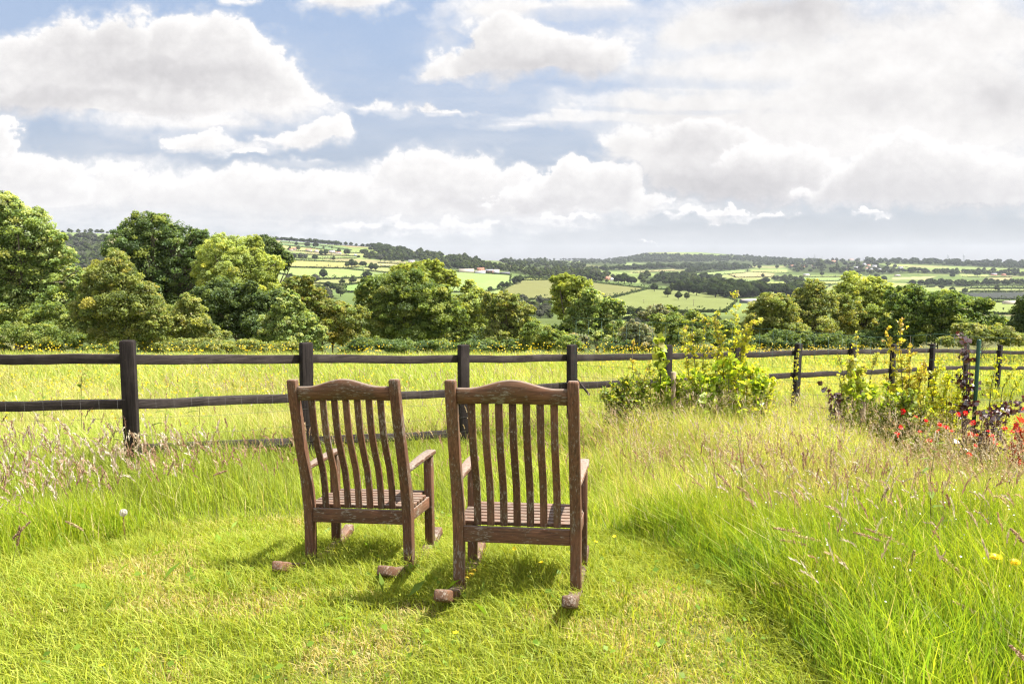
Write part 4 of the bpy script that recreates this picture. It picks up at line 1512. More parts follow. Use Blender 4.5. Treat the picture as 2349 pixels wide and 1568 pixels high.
def build_grass():
    # mown patch
    n = 440000
    x, y = frame_points(n, 3.05, 7.0)
    d = lawn_dist(x, y)
    k = d < .06
    x, y, d = x[k], y[k], d[k]
    n = len(x)
    clump = vnoise(x, y, 2.3, 31, 3)
    h = (.040 + .075 * rng.random(n) ** 1.6) * (.55 + 1.0 * clump) * (1 + .5 * sstep(-.12, .05, d))
    for cx, cy in ((-.75, 4.95), (.05, 4.45), (-.6, 5.3), (.25, 4.85)):
        h *= 1 + .35 * np.exp(-((x - cx) ** 2 + (y - cy) ** 2) / .16)
    dry = vnoise(x, y, 1.5, 44, 4)
    for (cx, cy, r) in ((.0 - 1.08, 3.92, .22), (-.42, 3.9, .2), (-.62, 3.55, .22), (.1, 3.8, .2), (-1.75, 4.55, .3), (.75, 4.2, .22), (-1.95, 5.25, .3), (-.9, 4.15, .2), (.4, 3.6, .2)):
        dry += .30 * np.exp(-((x - cx) ** 2 + (y - cy) ** 2) / (r * r) * 1.3)
    dry += .04 * sstep(-.05, -.35, d) * sstep(.1, .8, x)
    f = sstep(.53, .77, dry) * .78
    f = np.clip(f + .10 * (rng.random(n) < .2), 0, 1)
    pick = (rng.random(n) < f).astype(float)
    h *= (1 - .45 * pick)
    c = mixcol(grass_color(n, GREEN), grass_color(n, STRAW) * np.array([1.05, .95, .95]), pick * .8)
    c *= (.85 + .3 * vnoise(x, y, 1.1, 71, 2))[:, None]
    w = .0032 + .0030 * rng.random(n)
    parts = [blades(x, y, h, w, .35 + 1.0 * rng.random(n) ** 1.5, c)]
    # longer stray blades, tufts
    m = 16000
    x, y = frame_points(m, 3.05, 7.0)
    d = lawn_dist(x, y); k = (d < .1) & (vnoise(x, y, 3.1, 61, 2) > .52)
    x, y = x[k], y[k]; m = len(x)
    parts.append(blades(x, y, .08 + .09 * rng.random(m), .003 + .003 * rng.random(m), .2 + .55 * rng.random(m), grass_color(m, FRESH)))
    # a few broad dock and plantain leaves lying in the turf
    m = 130
    x, y = frame_points(m, 3.1, 6.2)
    d = lawn_dist(x, y); k = (d < .25)
    x, y = x[k], y[k]; m = len(x)
    cen = np.stack([x, y, ground(x, y) + .05 + .03 * rng.random(m)], 1)
    q = leaf_quads(cen, .07 + .06 * rng.random(m), 1.1, None, .28)
    parts.append((q.reshape(-1, 3), np.arange(m * 4), np.full(m, 4), np.repeat(grass_color(m, [(.16, .26, .03), (.2, .3, .04)]), 4, axis=0)))
    # broad leaves of clover, plantain and creeping buttercup lying in the turf
    m = 2600
    x, y = frame_points(m, 3.05, 6.6)
    d = lawn_dist(x, y); k = (d < .3) & (vnoise(x, y, 1.9, 62, 2) > .5)
    x, y = x[k], y[k]; m = len(x)
    cen = np.stack([x, y, ground(x, y) + .03 + .04 * rng.random(m)], 1)
    q = leaf_quads(cen, .030 + 0 * x, 1.6, None, .85)
    cc = np.repeat(grass_color(m, [(.13, .22, .025), (.17, .26, .03), (.11, .19, .022)]), 4, axis=0)
    parts.append((q.reshape(-1, 3), np.arange(m * 4), np.full(m, 4), cc))
    V, L, Tt, C = join(parts)
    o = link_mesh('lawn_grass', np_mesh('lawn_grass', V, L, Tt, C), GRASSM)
    tag(o, 'short mown grass around the rocking chairs', 'grass', kind='stuff')

    # rough grass between lawn and fence, left and right
    n = 380000
    x, y = frame_points(n, 3.05, 14.5)
    d = lawn_dist(x, y)
    fence_y = np.interp(x, [-6, -3.07, -1.9, -.51, .695, 1.99, 3.1, 4.29, 5.57, 6.75, 12], [6.8, 7.0, 8.1, 9.2, 10.15, 11.2, 12.1, 13.1, 14.3, 15.5, 20])
    k = (d > .0) & (y < fence_y + .5)
    x, y, d = x[k], y[k], d[k]
    n = len(x)
    left = sstep(-1.6, -2.3, x)
    right = sstep(.4, 1.1, x)
    hmax = .25 + .17 * left + .21 * right + .10 * sstep(6.5, 7.8, y) * right * (1 - 1.2 * sstep(3.2, 3.9, x))
    clump = vnoise(x, y, 1.7, 33, 3)
    h = hmax * np.where(x > .3, .5 + .5 * sstep(0, .16, d), .22 + .78 * sstep(0, .45, d)) * (.30 + .70 * rng.random(n)) * (.45 + 1.05 * clump)
    thin = rng.random(n) < np.clip(.45 + .1 * y, 0, 1)
    x, y, d, h, left, right, clump = (q_[thin] for q_ in (x, y, d, h, left, right, clump))
    n = len(x)
    tan = vnoise(x, y, .8, 47, 3)
    far_r = sstep(4.8, 6.8, y) * right
    f = np.clip(.05 + .30 * far_r + .28 * sstep(.5, .75, tan) * sstep(5, 6.5, y), 0, .75)
    pick = (rng.random(n) < f).astype(float)
    c = mixcol(mixcol(grass_color(n, FRESH), grass_color(n, PALE), np.clip(sstep(5.0, 8.0, y) * .8, 0, 1)), grass_color(n, STRAW), pick)
    c *= (.65 + .70 * vnoise(x, y, 1.3, 73, 3))[:, None]
    w = (.0035 + .0035 * rng.random(n)) * (1 + .09 * np.maximum(y - 7, 0))
    parts = [blades(x, y, h, w, .16 + .55 * rng.random(n) ** 1.7, c, wind=(-.45, -.15))]
    # extra growth close to the viewer, a thick bank along the mown path
    m = 130000
    x, y = frame_points(m, 2.9, 5.6)
    d = lawn_dist(x, y)
    k = (d > -.02) & ((x > .2) | (x < -2.2)) & (rng.random(m) < np.where(d < .5, 1.0, .55))
    x, y, d = x[k], y[k], d[k]; m = len(x)
    h = (.15 + .22 * rng.random(m)) * (.55 + .45 * sstep(-.02, .18, d)) * (.55 + .9 * vnoise(x, y, 1.7, 33, 3))
    c = mixcol(grass_color(m, FRESH), grass_color(m, STRAW), (rng.random(m) < .07).astype(float))
    deep = (sstep(.45, .65, vnoise(x, y, 2.1, 77, 2)) * .8)[:, None]
    c = c * (1 - deep) + c * np.array([.68, .86, 1.15]) * deep
    c *= (.55 + .85 * vnoise(x, y, 1.3, 73, 3))[:, None]
    parts.append(blades(x, y, h, .0035 + .004 * rng.random(m) + .006 * (rng.random(m) < .12), .12 + .55 * rng.random(m) ** 1.6, c, wind=(-.4, -.15)))
    V, L, Tt, C = join(parts)
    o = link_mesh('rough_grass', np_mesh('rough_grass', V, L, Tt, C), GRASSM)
    tag(o, 'knee high uncut grass between the mown patch and the fence', 'grass', kind='stuff')

    # meadow beyond the fence
    parts = []
    for (n, ya, yb, w0, hh) in ((150000, 7.0, 13, .0055, .42), (110000, 13, 22, .010, .42), (70000, 22, 44, .022, .42)):
        x, y = frame_points(n, ya, yb, .1)
        fy = np.interp(x, [-6, -3.07, -1.9, -.51, .695, 1.99, 3.1, 4.29, 5.57, 6.75, 12], [6.8, 7.0, 8.1, 9.2, 10.15, 11.2, 12.1, 13.1, 14.3, 15.5, 20])
        k = y > fy + .1
        x, y = x[k], y[k]; n = len(x)
        h = hh * (.45 + .55 * rng.random(n)) * (.7 + .6 * vnoise(x, y, .8, 35, 3))
        f = np.clip(.16 + .5 * sstep(.45, .7, vnoise(x, y, .5, 48, 3)), 0, .7)
        pick = (rng.random(n) < f).astype(float)
        c = mixcol(grass_color(n, PALE), grass_color(n, STRAW), pick * .8)
        c *= (.82 + .36 * vnoise(x, y, .45, 74, 3))[:, None]
        parts.append(blades(x, y, h, w0 * (.7 + .6 * rng.random(n)), .2 + .5 * rng.random(n), c, wind=(-.4, 0)))
    V, L, Tt, C = join(parts)
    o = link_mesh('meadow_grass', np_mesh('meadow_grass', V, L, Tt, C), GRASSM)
    tag(o, 'tall pale meadow grass beyond the fence', 'grass', kind='stuff')


build_grass()


def spikes(name, items, label, cat):
    """grass seed heads: a hair stem and a narrow spike of little husks, all drooping with their stem"""
    n = len(items)
    B = np.array([i[0] for i in items]); H = np.array([i[1] for i in items]); LN = np.array([i[2] for i in items])
    SL = np.array([i[3] for i in items]); RD = np.array([i[4] for i in items]); CL = np.array([i[5] for i in items]); DR = np.array([i[7] for i in items])
    d = np.stack([LN[:, 0], LN[:, 1], np.ones(n)], 1)
    d /= np.linalg.norm(d, axis=1)[:, None]
    tip = B + d * H[:, None]
    side = np.cross(d, rng.normal(size=(n, 3))); side /= np.linalg.norm(side, axis=1)[:, None]
    Vs = np.stack([B - side * .0011, B + side * .0011, tip + side * .0008, tip - side * .0008], 1)
    per = 18
    t = (np.tile(np.arange(per), (n, 1)) + rng.random((n, per))) / per
    dd = d.copy(); dd[:, 2] -= DR * 1.6; dd[:, :2] += LN * DR[:, None] * 2
    dd /= np.linalg.norm(dd, axis=1)[:, None]
    axis = d[:, None] * (1 - t * .6)[..., None] + dd[:, None] * (t * .6)[..., None]
    prof = np.sin(np.clip(t * .85 + .12, 0, 1) * math.pi) ** .7
    rnd = rng.normal(size=(n, per, 3)); rnd /= np.linalg.norm(rnd, axis=2)[..., None]
    c = tip[:, None] + axis * (SL[:, None] * t)[..., None] + rnd * (RD[:, None] * prof)[..., None]
    ax = axis / np.linalg.norm(axis, axis=2)[..., None] + rnd * .35
    ln = (SL[:, None] * .27 * (.7 + .6 * rng.random((n, per))))[..., None]
    wd = np.cross(ax, rnd); wd /= np.linalg.norm(wd, axis=2)[..., None]
    w_ = (RD[:, None] * 1.15)[..., None]
    q = np.stack([c - ax * ln * .5, c + wd * w_ * .5, c + ax * ln * .5, c - wd * w_ * .5], 2).reshape(-1, 4, 3)
    cc = (CL[:, None] * (.7 + .6 * rng.random((n, per)))[..., None]).reshape(-1, 3)
    V = np.concatenate([Vs, q])
    C = np.concatenate([np.tile([[.25, .27, .07]], (n, 1)), cc])
    o = link_mesh(name, leaves_mesh(name, V, C), SEEDM)
    return tag(o, label, cat, kind='stuff')


PURPLISH = [(.34, .21, .14), (.40, .26, .17), (.27, .16, .11), (.44, .32, .21)]
CREAM = [(0.528, 0.451, 0.342), (0.484, 0.404, 0.314), (0.563, 0.508, 0.399), (0.440, 0.348, 0.266)]
TANS_ = [(.44, .34, .19), (.50, .40, .23), (.38, .27, .15)]


def build_seed_heads():
    items = []
    def put(n, x0, x1, y0, y1, hs, Ls, r, pal, lean=.35, cond=None):
        c = 0
        while c < n:
            x = x0 + (x1 - x0) * random.random(); y = y0 + (y1 - y0) * random.random()
            if lawn_dist(np.array([x]), np.array([y]))[0] < .12 or (cond and not cond(x, y)):
                c += .2
                continue
            c += 1
            h = hs[0] + (hs[1] - hs[0]) * random.random()
            L = Ls[0] + (Ls[1] - Ls[0]) * random.random()
            ln = ((random.random() - .65) * lean * 1.6, (random.random() - .55) * lean)
            items.append(((x, y, g1(x, y)), h, ln, L, r * (.7 + .6 * random.random()), random.choice(pal), (.25, .27, .07), .1 + .4 * random.random()))
    # drooping pale heads in the clump at left
    put(850, -4.8, -2.2, 5.0, 7.0, (.32, .54), (.06, .10), .0072, CREAM + PURPLISH[2:], .5)
    put(160, -2.9, -1.6, 5.9, 7.2, (.30, .46), (.05, .09), .0060, PURPLISH, .4)
    put(90, -3.6, -2.3, 4.6, 5.6, (.25, .45), (.05, .09), .0055, PURPLISH, .4)
    # between lawn and fence
    put(420, -2.0, 1.2, 6.3, 10.0, (.30, .48), (.04, .08), .005, PURPLISH + TANS_, .35, lambda x, y: y < 7.4 + .85 * (x + 2.5))
    # right hand side
    put(900, .8, 5.2, 5.4, 9.6, (.44, .66), (.04, .08), .0052, TANS_ + CREAM, .35)
    put(460, .9, 4.4, 3.9, 7.0, (.40, .60), (.05, .09), .0056, PURPLISH + TANS_, .35)
    # straw stems bending out of the long grass close to the viewer
    put(240, 1.1, 3.6, 3.3, 5.4, (.38, .56), (.05, .10), .0050, TANS_ + CREAM + PURPLISH[:1], .7)
    put(90, -3.6, -2.4, 3.6, 5.2, (.24, .42), (.05, .09), .0050, TANS_ + CREAM, .6)
    # meadow beyond the fence
    put(500, -5, 8, 8.0, 14.0, (.38, .58), (.05, .09), .007, TANS_ + CREAM, .35, lambda x, y: y > 9.9 + .8 * x)
    spikes('seed_heads', items, 'brown and cream grass seed heads standing over the uncut grass', 'seed heads')

    # fine brown panicles: clouds of tiny spikelets on hair stems, right hand grass
    parts = []
    n = 1300
    x = .9 + 4.6 * rng.random(n); y = 4.6 + 4.6 * rng.random(n) ** .8
    k = (lawn_dist(x, y) > .3) & (x < y * .62)
    x, y = x[k], y[k]; n = len(x)
    hh = .44 + .26 * rng.random(n)
    z = ground(x, y)
    lean = np.stack([(rng.random(n) - .65) * .3, (rng.random(n) - .5) * .25], 1)
    top = np.stack([x + lean[:, 0] * hh, y + lean[:, 1] * hh, z + hh], 1)
    parts.append(blades(x, y, hh * 1.02, np.full(n, .0022), np.full(n, .12), np.tile([[.33, .25, .12]], (n, 1)), wind=(-.6, -.1)))
    per = 26
    cen = np.repeat(top, per, 0) + rng.normal(size=(n * per, 3)) * np.array([.028, .028, .045])
    q = leaf_quads(cen, np.full(n * per, .0085), .2, None, .5)
    cc = np.repeat(grass_color(n * per, [(.46, .35, .22), (.38, .27, .17), (.54, .44, .28)]), 4, 0)
    parts.append((q.reshape(-1, 3), np.arange(n * per * 4), np.full(n * per, 4), cc))
    V, L, Tt, C = join(parts)
    o = link_mesh('grass_panicles', np_mesh('grass_panicles', V, L, Tt, C), SEEDM)
    tag(o, 'airy brown grass panicles over the grass at right', 'grass panicles', kind='stuff')


build_seed_heads()


def petals(cen, r, n_pet, colr, tilt=.5, cup=.25):
    """flowers of n_pet rounded petals at points cen"""
    n = len(cen)
    nrm = rng.normal(size=(n, 3)) * tilt
    nrm[:, 2] += 1
    nrm[:, 1] -= .25
    nrm /= np.linalg.norm(nrm, axis=1)[:, None]
    t = np.cross(nrm, rng.normal(size=(n, 3)))
    t /= np.linalg.norm(t, axis=1)[:, None]
    s = np.cross(nrm, t)
    V, C = [], []
    for k in range(n_pet):
        a = 2 * math.pi * k / n_pet
        wd = math.pi / n_pet * .92
        def dirn(ang, rad, up):
            return cen + (t * math.cos(ang) + s * math.sin(ang)) * (r * rad)[:, None] + nrm * (r * up)[:, None]
        V.append(np.stack([cen, dirn(a - wd, .72, cup * .7), dirn(a, 1.0, cup), dirn(a + wd, .72, cup * .7)], 1))
        C.append(np.repeat((colr * (.85 + .3 * rng.random(n))[:, None])[:, None, :], 4, 1))
    V = np.concatenate(V).reshape(-1, 3); C = np.concatenate(C).reshape(-1, 3)
    m = len(V) // 4
    return V, np.arange(m * 4), np.full(m, 4), C


def build_meadow_flowers():
    parts = []
    n = 17000
    x, y = frame_points(n, 7.2, 34, .06, power=2)
    fy = np.interp(x, [-6, -3.07, -1.9, -.51, .695, 1.99, 3.1, 4.29, 5.57, 6.75, 12], [6.8, 7.0, 8.1, 9.2, 10.15, 11.2, 12.1, 13.1, 14.3, 15.5, 20])
    k = (y > fy + .2) & (rng.random(n) < .08 + .34 * sstep(.45, .66, vnoise(x, y, .35, 81, 2)) + .6 * sstep(1, 4, x))
    x, y = x[k], y[k]; n = len(x)
    h = .38 + .22 * rng.random(n)
    # patches standing taller along the crest at left
    cen = np.stack([x, y, ground(x, y) + h], 1)
    parts.append(petals(cen, (.011 + .005 * rng.random(n)) * (1 + .022 * np.maximum(y - 10, 0)), 5, np.tile([[.78, .56, .012]], (n, 1)), .6))
    parts.append(blades(x, y, h, np.full(n, .0022), np.full(n, .04), np.tile([[.16, .2, .04]], (n, 1)), wind=(0, 0)))
    # tall flowers that reach up against the dark trees
    n = 420
    px = rng.random(n) * 1500 - 60
    py = 789 + 16 * rng.random(n)
    Y = 12 + 7 * rng.random(n)
    cl = vnoise(px, px * 0, 1 / 60., 84, 2) > .45
    px, py, Y = px[cl], py[cl], Y[cl]; n = len(px)
    pts = np.array([at(a, b_, c_) for a, b_, c_ in zip(px, py, Y)])
    gz = ground(pts[:, 0], pts[:, 1])
    pts[:, 2] = np.minimum(pts[:, 2], gz + .78)
    parts.append(petals(pts, np.full(n, .016), 5, np.tile([[.78, .56, .012]], (n, 1)), .7))
    parts.append(blades(pts[:, 0], pts[:, 1], pts[:, 2] - gz, np.full(n, .003), np.full(n, .02), np.tile([[.2, .22, .06]], (n, 1)), wind=(0, 0)))
    V, L, Tt, C = join(parts)
    o = link_mesh('meadow_buttercups', np_mesh('meadow_buttercups', V, L, Tt, C), PETAL)
    tag(o, 'yellow buttercups scattered through the meadow beyond the fence', 'buttercups', kind='stuff')
    # tiny white stitchwort in the grass at right
    n = 260
    x = 1.25 + 2.4 * rng.random(n); y = 3.2 + 3.0 * rng.random(n)
    k = (lawn_dist(x, y) > .12) & (vnoise(x, y, 1.3, 83, 2) > .38)
    x, y = x[k], y[k]; n = len(x)
    h = (.30 + .16 * rng.random(n)) * (.6 + .4 * sstep(0, .6, lawn_dist(x, y)))
    cen = np.stack([x, y, ground(x, y) + h], 1)
    p1 = petals(cen, .003 + .003 * rng.random(n), 5, np.tile([[.70, .72, .66]], (n, 1)), .9, .1)
    p2 = blades(x, y, h, np.full(n, .0014), np.full(n, .03), np.tile([[.14, .2, .04]], (n, 1)), wind=(0, 0))
    V, L, Tt, C = join([p1, p2])
    o = link_mesh('stitchwort', np_mesh('stitchwort', V, L, Tt, C), PETAL)
    tag(o, 'tiny white flowers dotted through the grass at right', 'flowers', kind='stuff')


build_meadow_flowers()


# ------------------------------------------------------------------ single flowers
def one_flower(name, label, cat, group, head, base, r, n_pet, colr, layers=1, stemc=(.16, .2, .05), cup=.25, tilt=.4, stem_r=.0016):
    p, g = np.array(head), np.array(base)
    root = empty(name, tuple(g), label, cat, group)
    b = MB()
    mid = (p + g) / 2 + np.array([(random.random() - .5) * .04, 0, .02]) - g
    b.tube([(0, 0, 0), tuple(mid), tuple(p - g)], [stem_r * 1.2, stem_r, stem_r], 5)
    b.c = [stemc] * len(b.v)
    b.build('stem', SAPLEAF, root, colors=True)
    parts = []
    for k in range(layers):
        parts.append(petals(np.array([p - g + np.array([0, 0, .003 * k])]), np.array([r * (1 - .18 * k)]), n_pet, np.array([colr]), tilt, cup + .12 * k))
    V, L, Tt, C = join(parts)
    link_mesh('petals', np_mesh('petals', V, L, Tt, C), PETAL, root)
    return root


def build_flowers():
    GR = 'red flowers in the bed at right'
    reds = [(2072, 944, 9.0), (2100, 958, 9.0), (2124, 966, 9.0), (2066, 980, 8.8), (2057, 997, 8.7), (2110, 992, 8.7), (2131, 1012, 8.5), (2152, 990, 8.8), (2170, 981, 8.8), (2184, 990, 8.9), (2155, 975, 9.),
            (2198, 950, 9.2), (2214, 948, 9.2), (2233, 970, 9.0), (2252, 961, 9.0), (2226, 995, 8.7), (2268, 990, 8.8), (2276, 1000, 8.7), (2277, 1010, 8.7), (2283, 1017, 8.6), (2305, 983, 8.8), (2322, 992, 8.8),
            (2237, 1023, 8.4), (2223, 1043, 8.2), (2345, 990, 8.9), (2240, 1000, 8.7), (2370, 1000, 8.7)]
    places = ((2140, 'below the orange tipped hawthorn'), (2210, 'left of the green post'), (2300, 'below the low copper beech'), (9999, 'beside the scarlet leaved shrub'))

    def red_label(px):
        lo_ = 0
        for hi_, where in places:
            if px < hi_:
                k = sorted(r[0] for r in reds if lo_ <= r[0] < hi_).index(px)
                return 'red double flower %s, %s from the left' % (where, NTH[k])
            lo_ = hi_
    for i, (px, py, Y) in enumerate(reds):
        head = at(px, py, Y)
        x, y = head.x - .05 + .1 * random.random(), head.y + .1 * random.random()
        one_flower('red_flower', red_label(px), 'flower', GR, head, (x, y, g1(x, y)),
                   .028 + .013 * random.random(), 6, (.72 + .1 * random.random(), .018, .02), layers=3, stemc=(.22, .14, .07), cup=.3, tilt=.8)
    GB = 'yellow flowers in the grass near the viewer'
    one_flower('hawkbit', 'larger of the two yellow dandelion like flowers at the right edge', 'flower', GB, at(2285, 1279, 3.9), tuple(list(at(2300, 1440, 3.95).xy) + [g1(at(2300, 1440, 3.95).x, 3.95)]), .032, 16, (.80, .60, .02), layers=3, cup=.12, tilt=.15)
    one_flower('hawkbit', 'smaller yellow dandelion like flower cut close by the right edge', 'flower', GB, at(2328, 1290, 3.9), tuple(list(at(2340, 1440, 3.95).xy) + [g1(at(2340, 1440, 3.95).x, 3.95)]), .027, 16, (.80, .60, .02), layers=3, cup=.12, tilt=.15)
    cups = [(235, 1553, 'lone buttercup in the mown grass at the bottom left corner'), (1241, 1305, 'buttercup in the shade under the nearer chair'), (1410, 1213, 'buttercup in short grass right of the nearer chair'),
            (1367, 1232, 'buttercup beside the front leg of the nearer chair'), (1045, 1480, 'buttercup in the mown grass in front of the nearer chair'), (1180, 1258, 'buttercup under the seat of the nearer chair'),
            (875, 1117, 'buttercup seen behind the slats of the farther chair'), (1300, 1110, 'buttercup seen through the back of the nearer chair')]
    for px, py, lb in cups:
        d = ray(px, py)
        k = -(EYE - .14) / d.z
        p = Vector((d.x * k, d.y * k, .14 + 0))
        p.z = g1(p.x, p.y) + .13
        one_flower('buttercup', lb, 'flower', GB, p, (p.x + .01, p.y + .01, g1(p.x, p.y)), .013, 5, (.80, .60, .015), cup=.35)
    # dandelion clock
    h = at(283, 1175, 5.25)
    g = at(290, 1255, 5.25)
    g.z = g1(g.x, g.y)
    root = empty('dandelion_clock', g, 'round white dandelion clock on a tall bare stem left of the chairs', 'flower')
    b = MB()
    hl = np.array(h - g)
    b.tube([(0, 0, 0), tuple(hl * .5 + np.array([-.005, 0, 0])), tuple(hl)], [.0032, .0028, .0024], 6)
    b.c = [(.30, .20, .10)] * len(b.v)
    b.build('stem', SAPLEAF, root, colors=True)
    n = 420
    dd = rng.normal(size=(n, 3)); dd /= np.linalg.norm(dd, axis=1)[:, None]
    cen = hl + dd * (.024 * (.75 + .25 * rng.random(n)))[:, None]
    q = leaf_quads(cen, np.full(n, .008), 0, dd * 3, .5)
    link_mesh('seed_globe', leaves_mesh('seed_globe', q, np.tile([[.55, .52, .46]], (n, 1))), PETAL, root)
    b = MB()
    b.tube([tuple(hl - np.array([0, 0, .006])), tuple(hl), tuple(hl + np.array([0, 0, .005]))], [.003, .006, .003], 6)
    b.c = [(.25, .18, .10)] * len(b.v)
    b.build('core', SAPLEAF, root, colors=True)


build_flowers()


def build_big_heads():
    """the large seed heads closest to the viewer, each a thing"""
    GH = 'large foxtail grass heads close to the viewer'
    L_ = [  # base photo point (stem foot direction), head start, head end, depth
        ((1998, 1512), (1893, 1490), (1845, 1500), 3.6), ((2060, 1460), (2032, 1406), (1998, 1373), 3.8), ((2100, 1340), (2090, 1300), (2062, 1262), 4.2), ((2280, 1480), (2255, 1415), (2187, 1372), 3.5),
        ((2080, 1568), (2050, 1520), (2025, 1490), 3.3), ((2130, 1568), (2110, 1530), (2080, 1500), 3.25), ((1838, 1440), (1838, 1355), (1770, 1330), 3.9), ((2000, 1330), (1850, 1250), (1790, 1232), 4.1),
        ((1930, 1330), (1835, 1222), (1775, 1205), 4.2), ((1960, 1310), (1880, 1240), (1820, 1222), 4.2), ((2180, 1330), (2020, 1240), (1958, 1215), 4.1), ((2140, 1330), (2080, 1252), (1985, 1205), 4.15),
        ((2240, 1400), (2200, 1310), (2150, 1265), 3.9), ((2110, 1400), (2092, 1295), (2098, 1255), 3.9), ((2330, 1380), (2349, 1245), (2318, 1205), 3.7), ((2300, 1300), (2247, 1106), (2205, 1040), 4.3),
        ((2390, 1568), (2365, 1530), (2318, 1472), 3.0), ((1700, 1330), (1678, 1120), (1645, 1080), 4.9), ((1770, 1240), (1720, 1135), (1690, 1110), 5.0), ((1850, 1240), (1760, 1090), (1745, 1060), 5.0),
        ((1870, 1200), (1843, 1075), (1843, 1030), 5.2), ((1940, 1200), (1905, 1075), (1908, 1025), 5.2), ((2030, 1250), (2020, 1150), (2040, 1110), 4.8), ((2380, 1250), (2345, 1020), (2330, 985), 4.2),
        ((225, 1330), (190, 1215), (150, 1190), 4.6), ((60, 1340), (30, 1235), (70, 1190), 4.4), ((25, 1320), (40, 1250), (45, 1200), 4.4), ((420, 1230), (385, 1090), (400, 1050), 5.5), ((380, 1230), (350, 1080), (330, 1010), 5.5),
        ((500, 1180), (490, 1090), (520, 1075), 5.8)]
    def seed_label(i):
        x, y = L_[i][2]
        regs = (('around the dandelion clock', lambda q: q[0] < 600), ('low at the bottom right', lambda q: q[0] > 600 and q[1] > 1320),
                ('near the two yellow flowers', lambda q: q[0] > 600 and 1140 < q[1] <= 1320), ('high below the red flowers', lambda q: q[0] > 600 and q[1] <= 1140))
        for where, f in regs:
            if f((x, y)):
                k = sorted(q[2][0] for q in L_ if f(q[2])).index(x)
                return 'brown foxtail head %s, %s from the left' % (where, NTH[k])

    for i, (bp, hs, he, Y) in enumerate(L_):
        a = at(hs[0], hs[1], Y)
        e = at(he[0], he[1], Y - .03)
        f = at(bp[0], bp[1], Y + .05)
        f.z = g1(f.x, f.y)
        root = empty('seed_head', f, seed_label(i), 'seed head', GH)
        b = MB()
        m = (Vector(a) - f)
        b.tube([(0, 0, 0), tuple(m * .5 + Vector((0, 0, .03))), tuple(m)], [.0016, .0014, .0011], 4)
        b.c = [(.27, .26, .09)] * len(b.v)
        b.build('stem', SEEDM, root, colors=True)
        d = Vector(e) - Vector(a)
        n = 150
        t = rng.random(n)
        dirs = rng.normal(size=(n, 3)); dirs /= np.linalg.norm(dirs, axis=1)[:, None]
        rad = .0062 * np.sin(np.clip(t * .9 + .08, 0, 1) * math.pi) ** .6
        cen = np.array(m) + np.array(d)[None] * t[:, None] + dirs * rad[:, None] + np.array([0, 0, -1]) * (t ** 2 * .012)[:, None]
        q = leaf_quads(cen, np.full(n, .0125), 0, dirs * 2.5, .4)
        pal = PURPLISH if i % 3 else TANS_
        link_mesh('spike', leaves_mesh('spike', q, grass_color(n, pal)), SEEDM, root)


build_big_heads()


# ------------------------------------------------------------------ saplings and bed plants
def sapling(name, label, cat, group, Y, stems, leaf, pal, tip=None, mat=None, n_leaf=120, side=.10, base_z=None, twig=True, aspect=.8, stemc=(.10, .075, .04)):
    """stems: photo polylines root -> tip at depth Y; twigs leave them and carry the leaves"""
    px0 = stems[0][0]
    b0 = at(px0[0], px0[1], Y)
    b0.z = g1(b0.x, b0.y)
    root = empty(name, b0, label, cat, group)
    wood = MB()
    LV, LC, LS = [], [], []
    P = np.array(pal)
    for st in stems:
        pts = [at(p[0], p[1], Y + (random.random() - .5) * .12) - b0 for p in st]
        pts[0].z = min(pts[0].z, .0)
        n = len(pts)
        wood.tube(pts, [.0075 - .0062 * i / (n - 1) for i in range(n)], 5)
        seg = [(pts[i + 1] - pts[i]).length for i in range(n - 1)]
        tot = sum(seg)
        nt_ = max(12, int(n_leaf * .62))
        for k in range(nt_):
            s = (0.10 + .90 * random.random() ** .9) * tot
            i = 0
            ss = s
            while i < n - 2 and ss > seg[i]:
                ss -= seg[i]; i += 1
            p = pts[i].lerp(pts[i + 1], min(ss / max(seg[i], 1e-6), 1))
            frac = s / tot
            sd = side * (1.7 - 1.35 * frac) * (.25 + 1.0 * random.random() ** 1.4)
            a = random.random() * 2 * math.pi
            e = p + Vector((math.cos(a) * sd, math.sin(a) * sd, sd * (.75 * random.random()) + .01))
            mid = p.lerp(e, .5) + Vector((0, 0, .12 * sd))
            wood.tube([p, mid, e], [.0020, .0014, .0008], 3)
            m = 5 + int(sd / leaf * 1.8)
            for j in range(m):
                t = (j + .6) / m
                q = (p.lerp(mid, t * 2) if t < .5 else mid.lerp(e, t * 2 - 1))
                sz = leaf * 1.3 * (.6 + .6 * random.random()) * (1.0 - .25 * frac)
                LV.append(np.array(q) + rng.normal(size=3) * leaf * .28)
                LS.append(sz)
                c = P[random.randrange(len(P))] * (.75 + .5 * random.random())
                if tip is not None:
                    f = float(np.clip((frac - .55) / .4 + .25 * (t - .6), 0, 1)) * random.random() ** .6
                    c = c * (1 - f) + np.array(tip[random.randrange(len(tip))]) * f
                LC.append(c)
    wood.c = [stemc] * len(wood.v)
    wood.build('stem', BARK, root)
    q = leaf_quads(np.array(LV), np.array(LS), .5, None, aspect)
    link_mesh('foliage', leaves_mesh('foliage', q, np.array(LC)), mat or SAPLEAF, root)
    return root


HAW = [(0.450, 0.500, 0.030), (0.550, 0.562, 0.040), (0.325, 0.413, 0.028), (0.625, 0.587, 0.060)]
HAZ = [(0.286, 0.413, 0.028), (0.390, 0.500, 0.036), (0.221, 0.338, 0.025), (0.468, 0.525, 0.050)]
ROSE = [(0.195, 0.275, 0.036), (0.270, 0.348, 0.042), (0.150, 0.217, 0.031), (0.330, 0.319, 0.048)]
TIPS = [(0.464, 0.431, 0.090), (0.464, 0.510, 0.100), (0.419, 0.314, 0.120)]
COP = [(.060, .020, .022), (.085, .028, .03), (.04, .016, .018), (.12, .03, .025)]


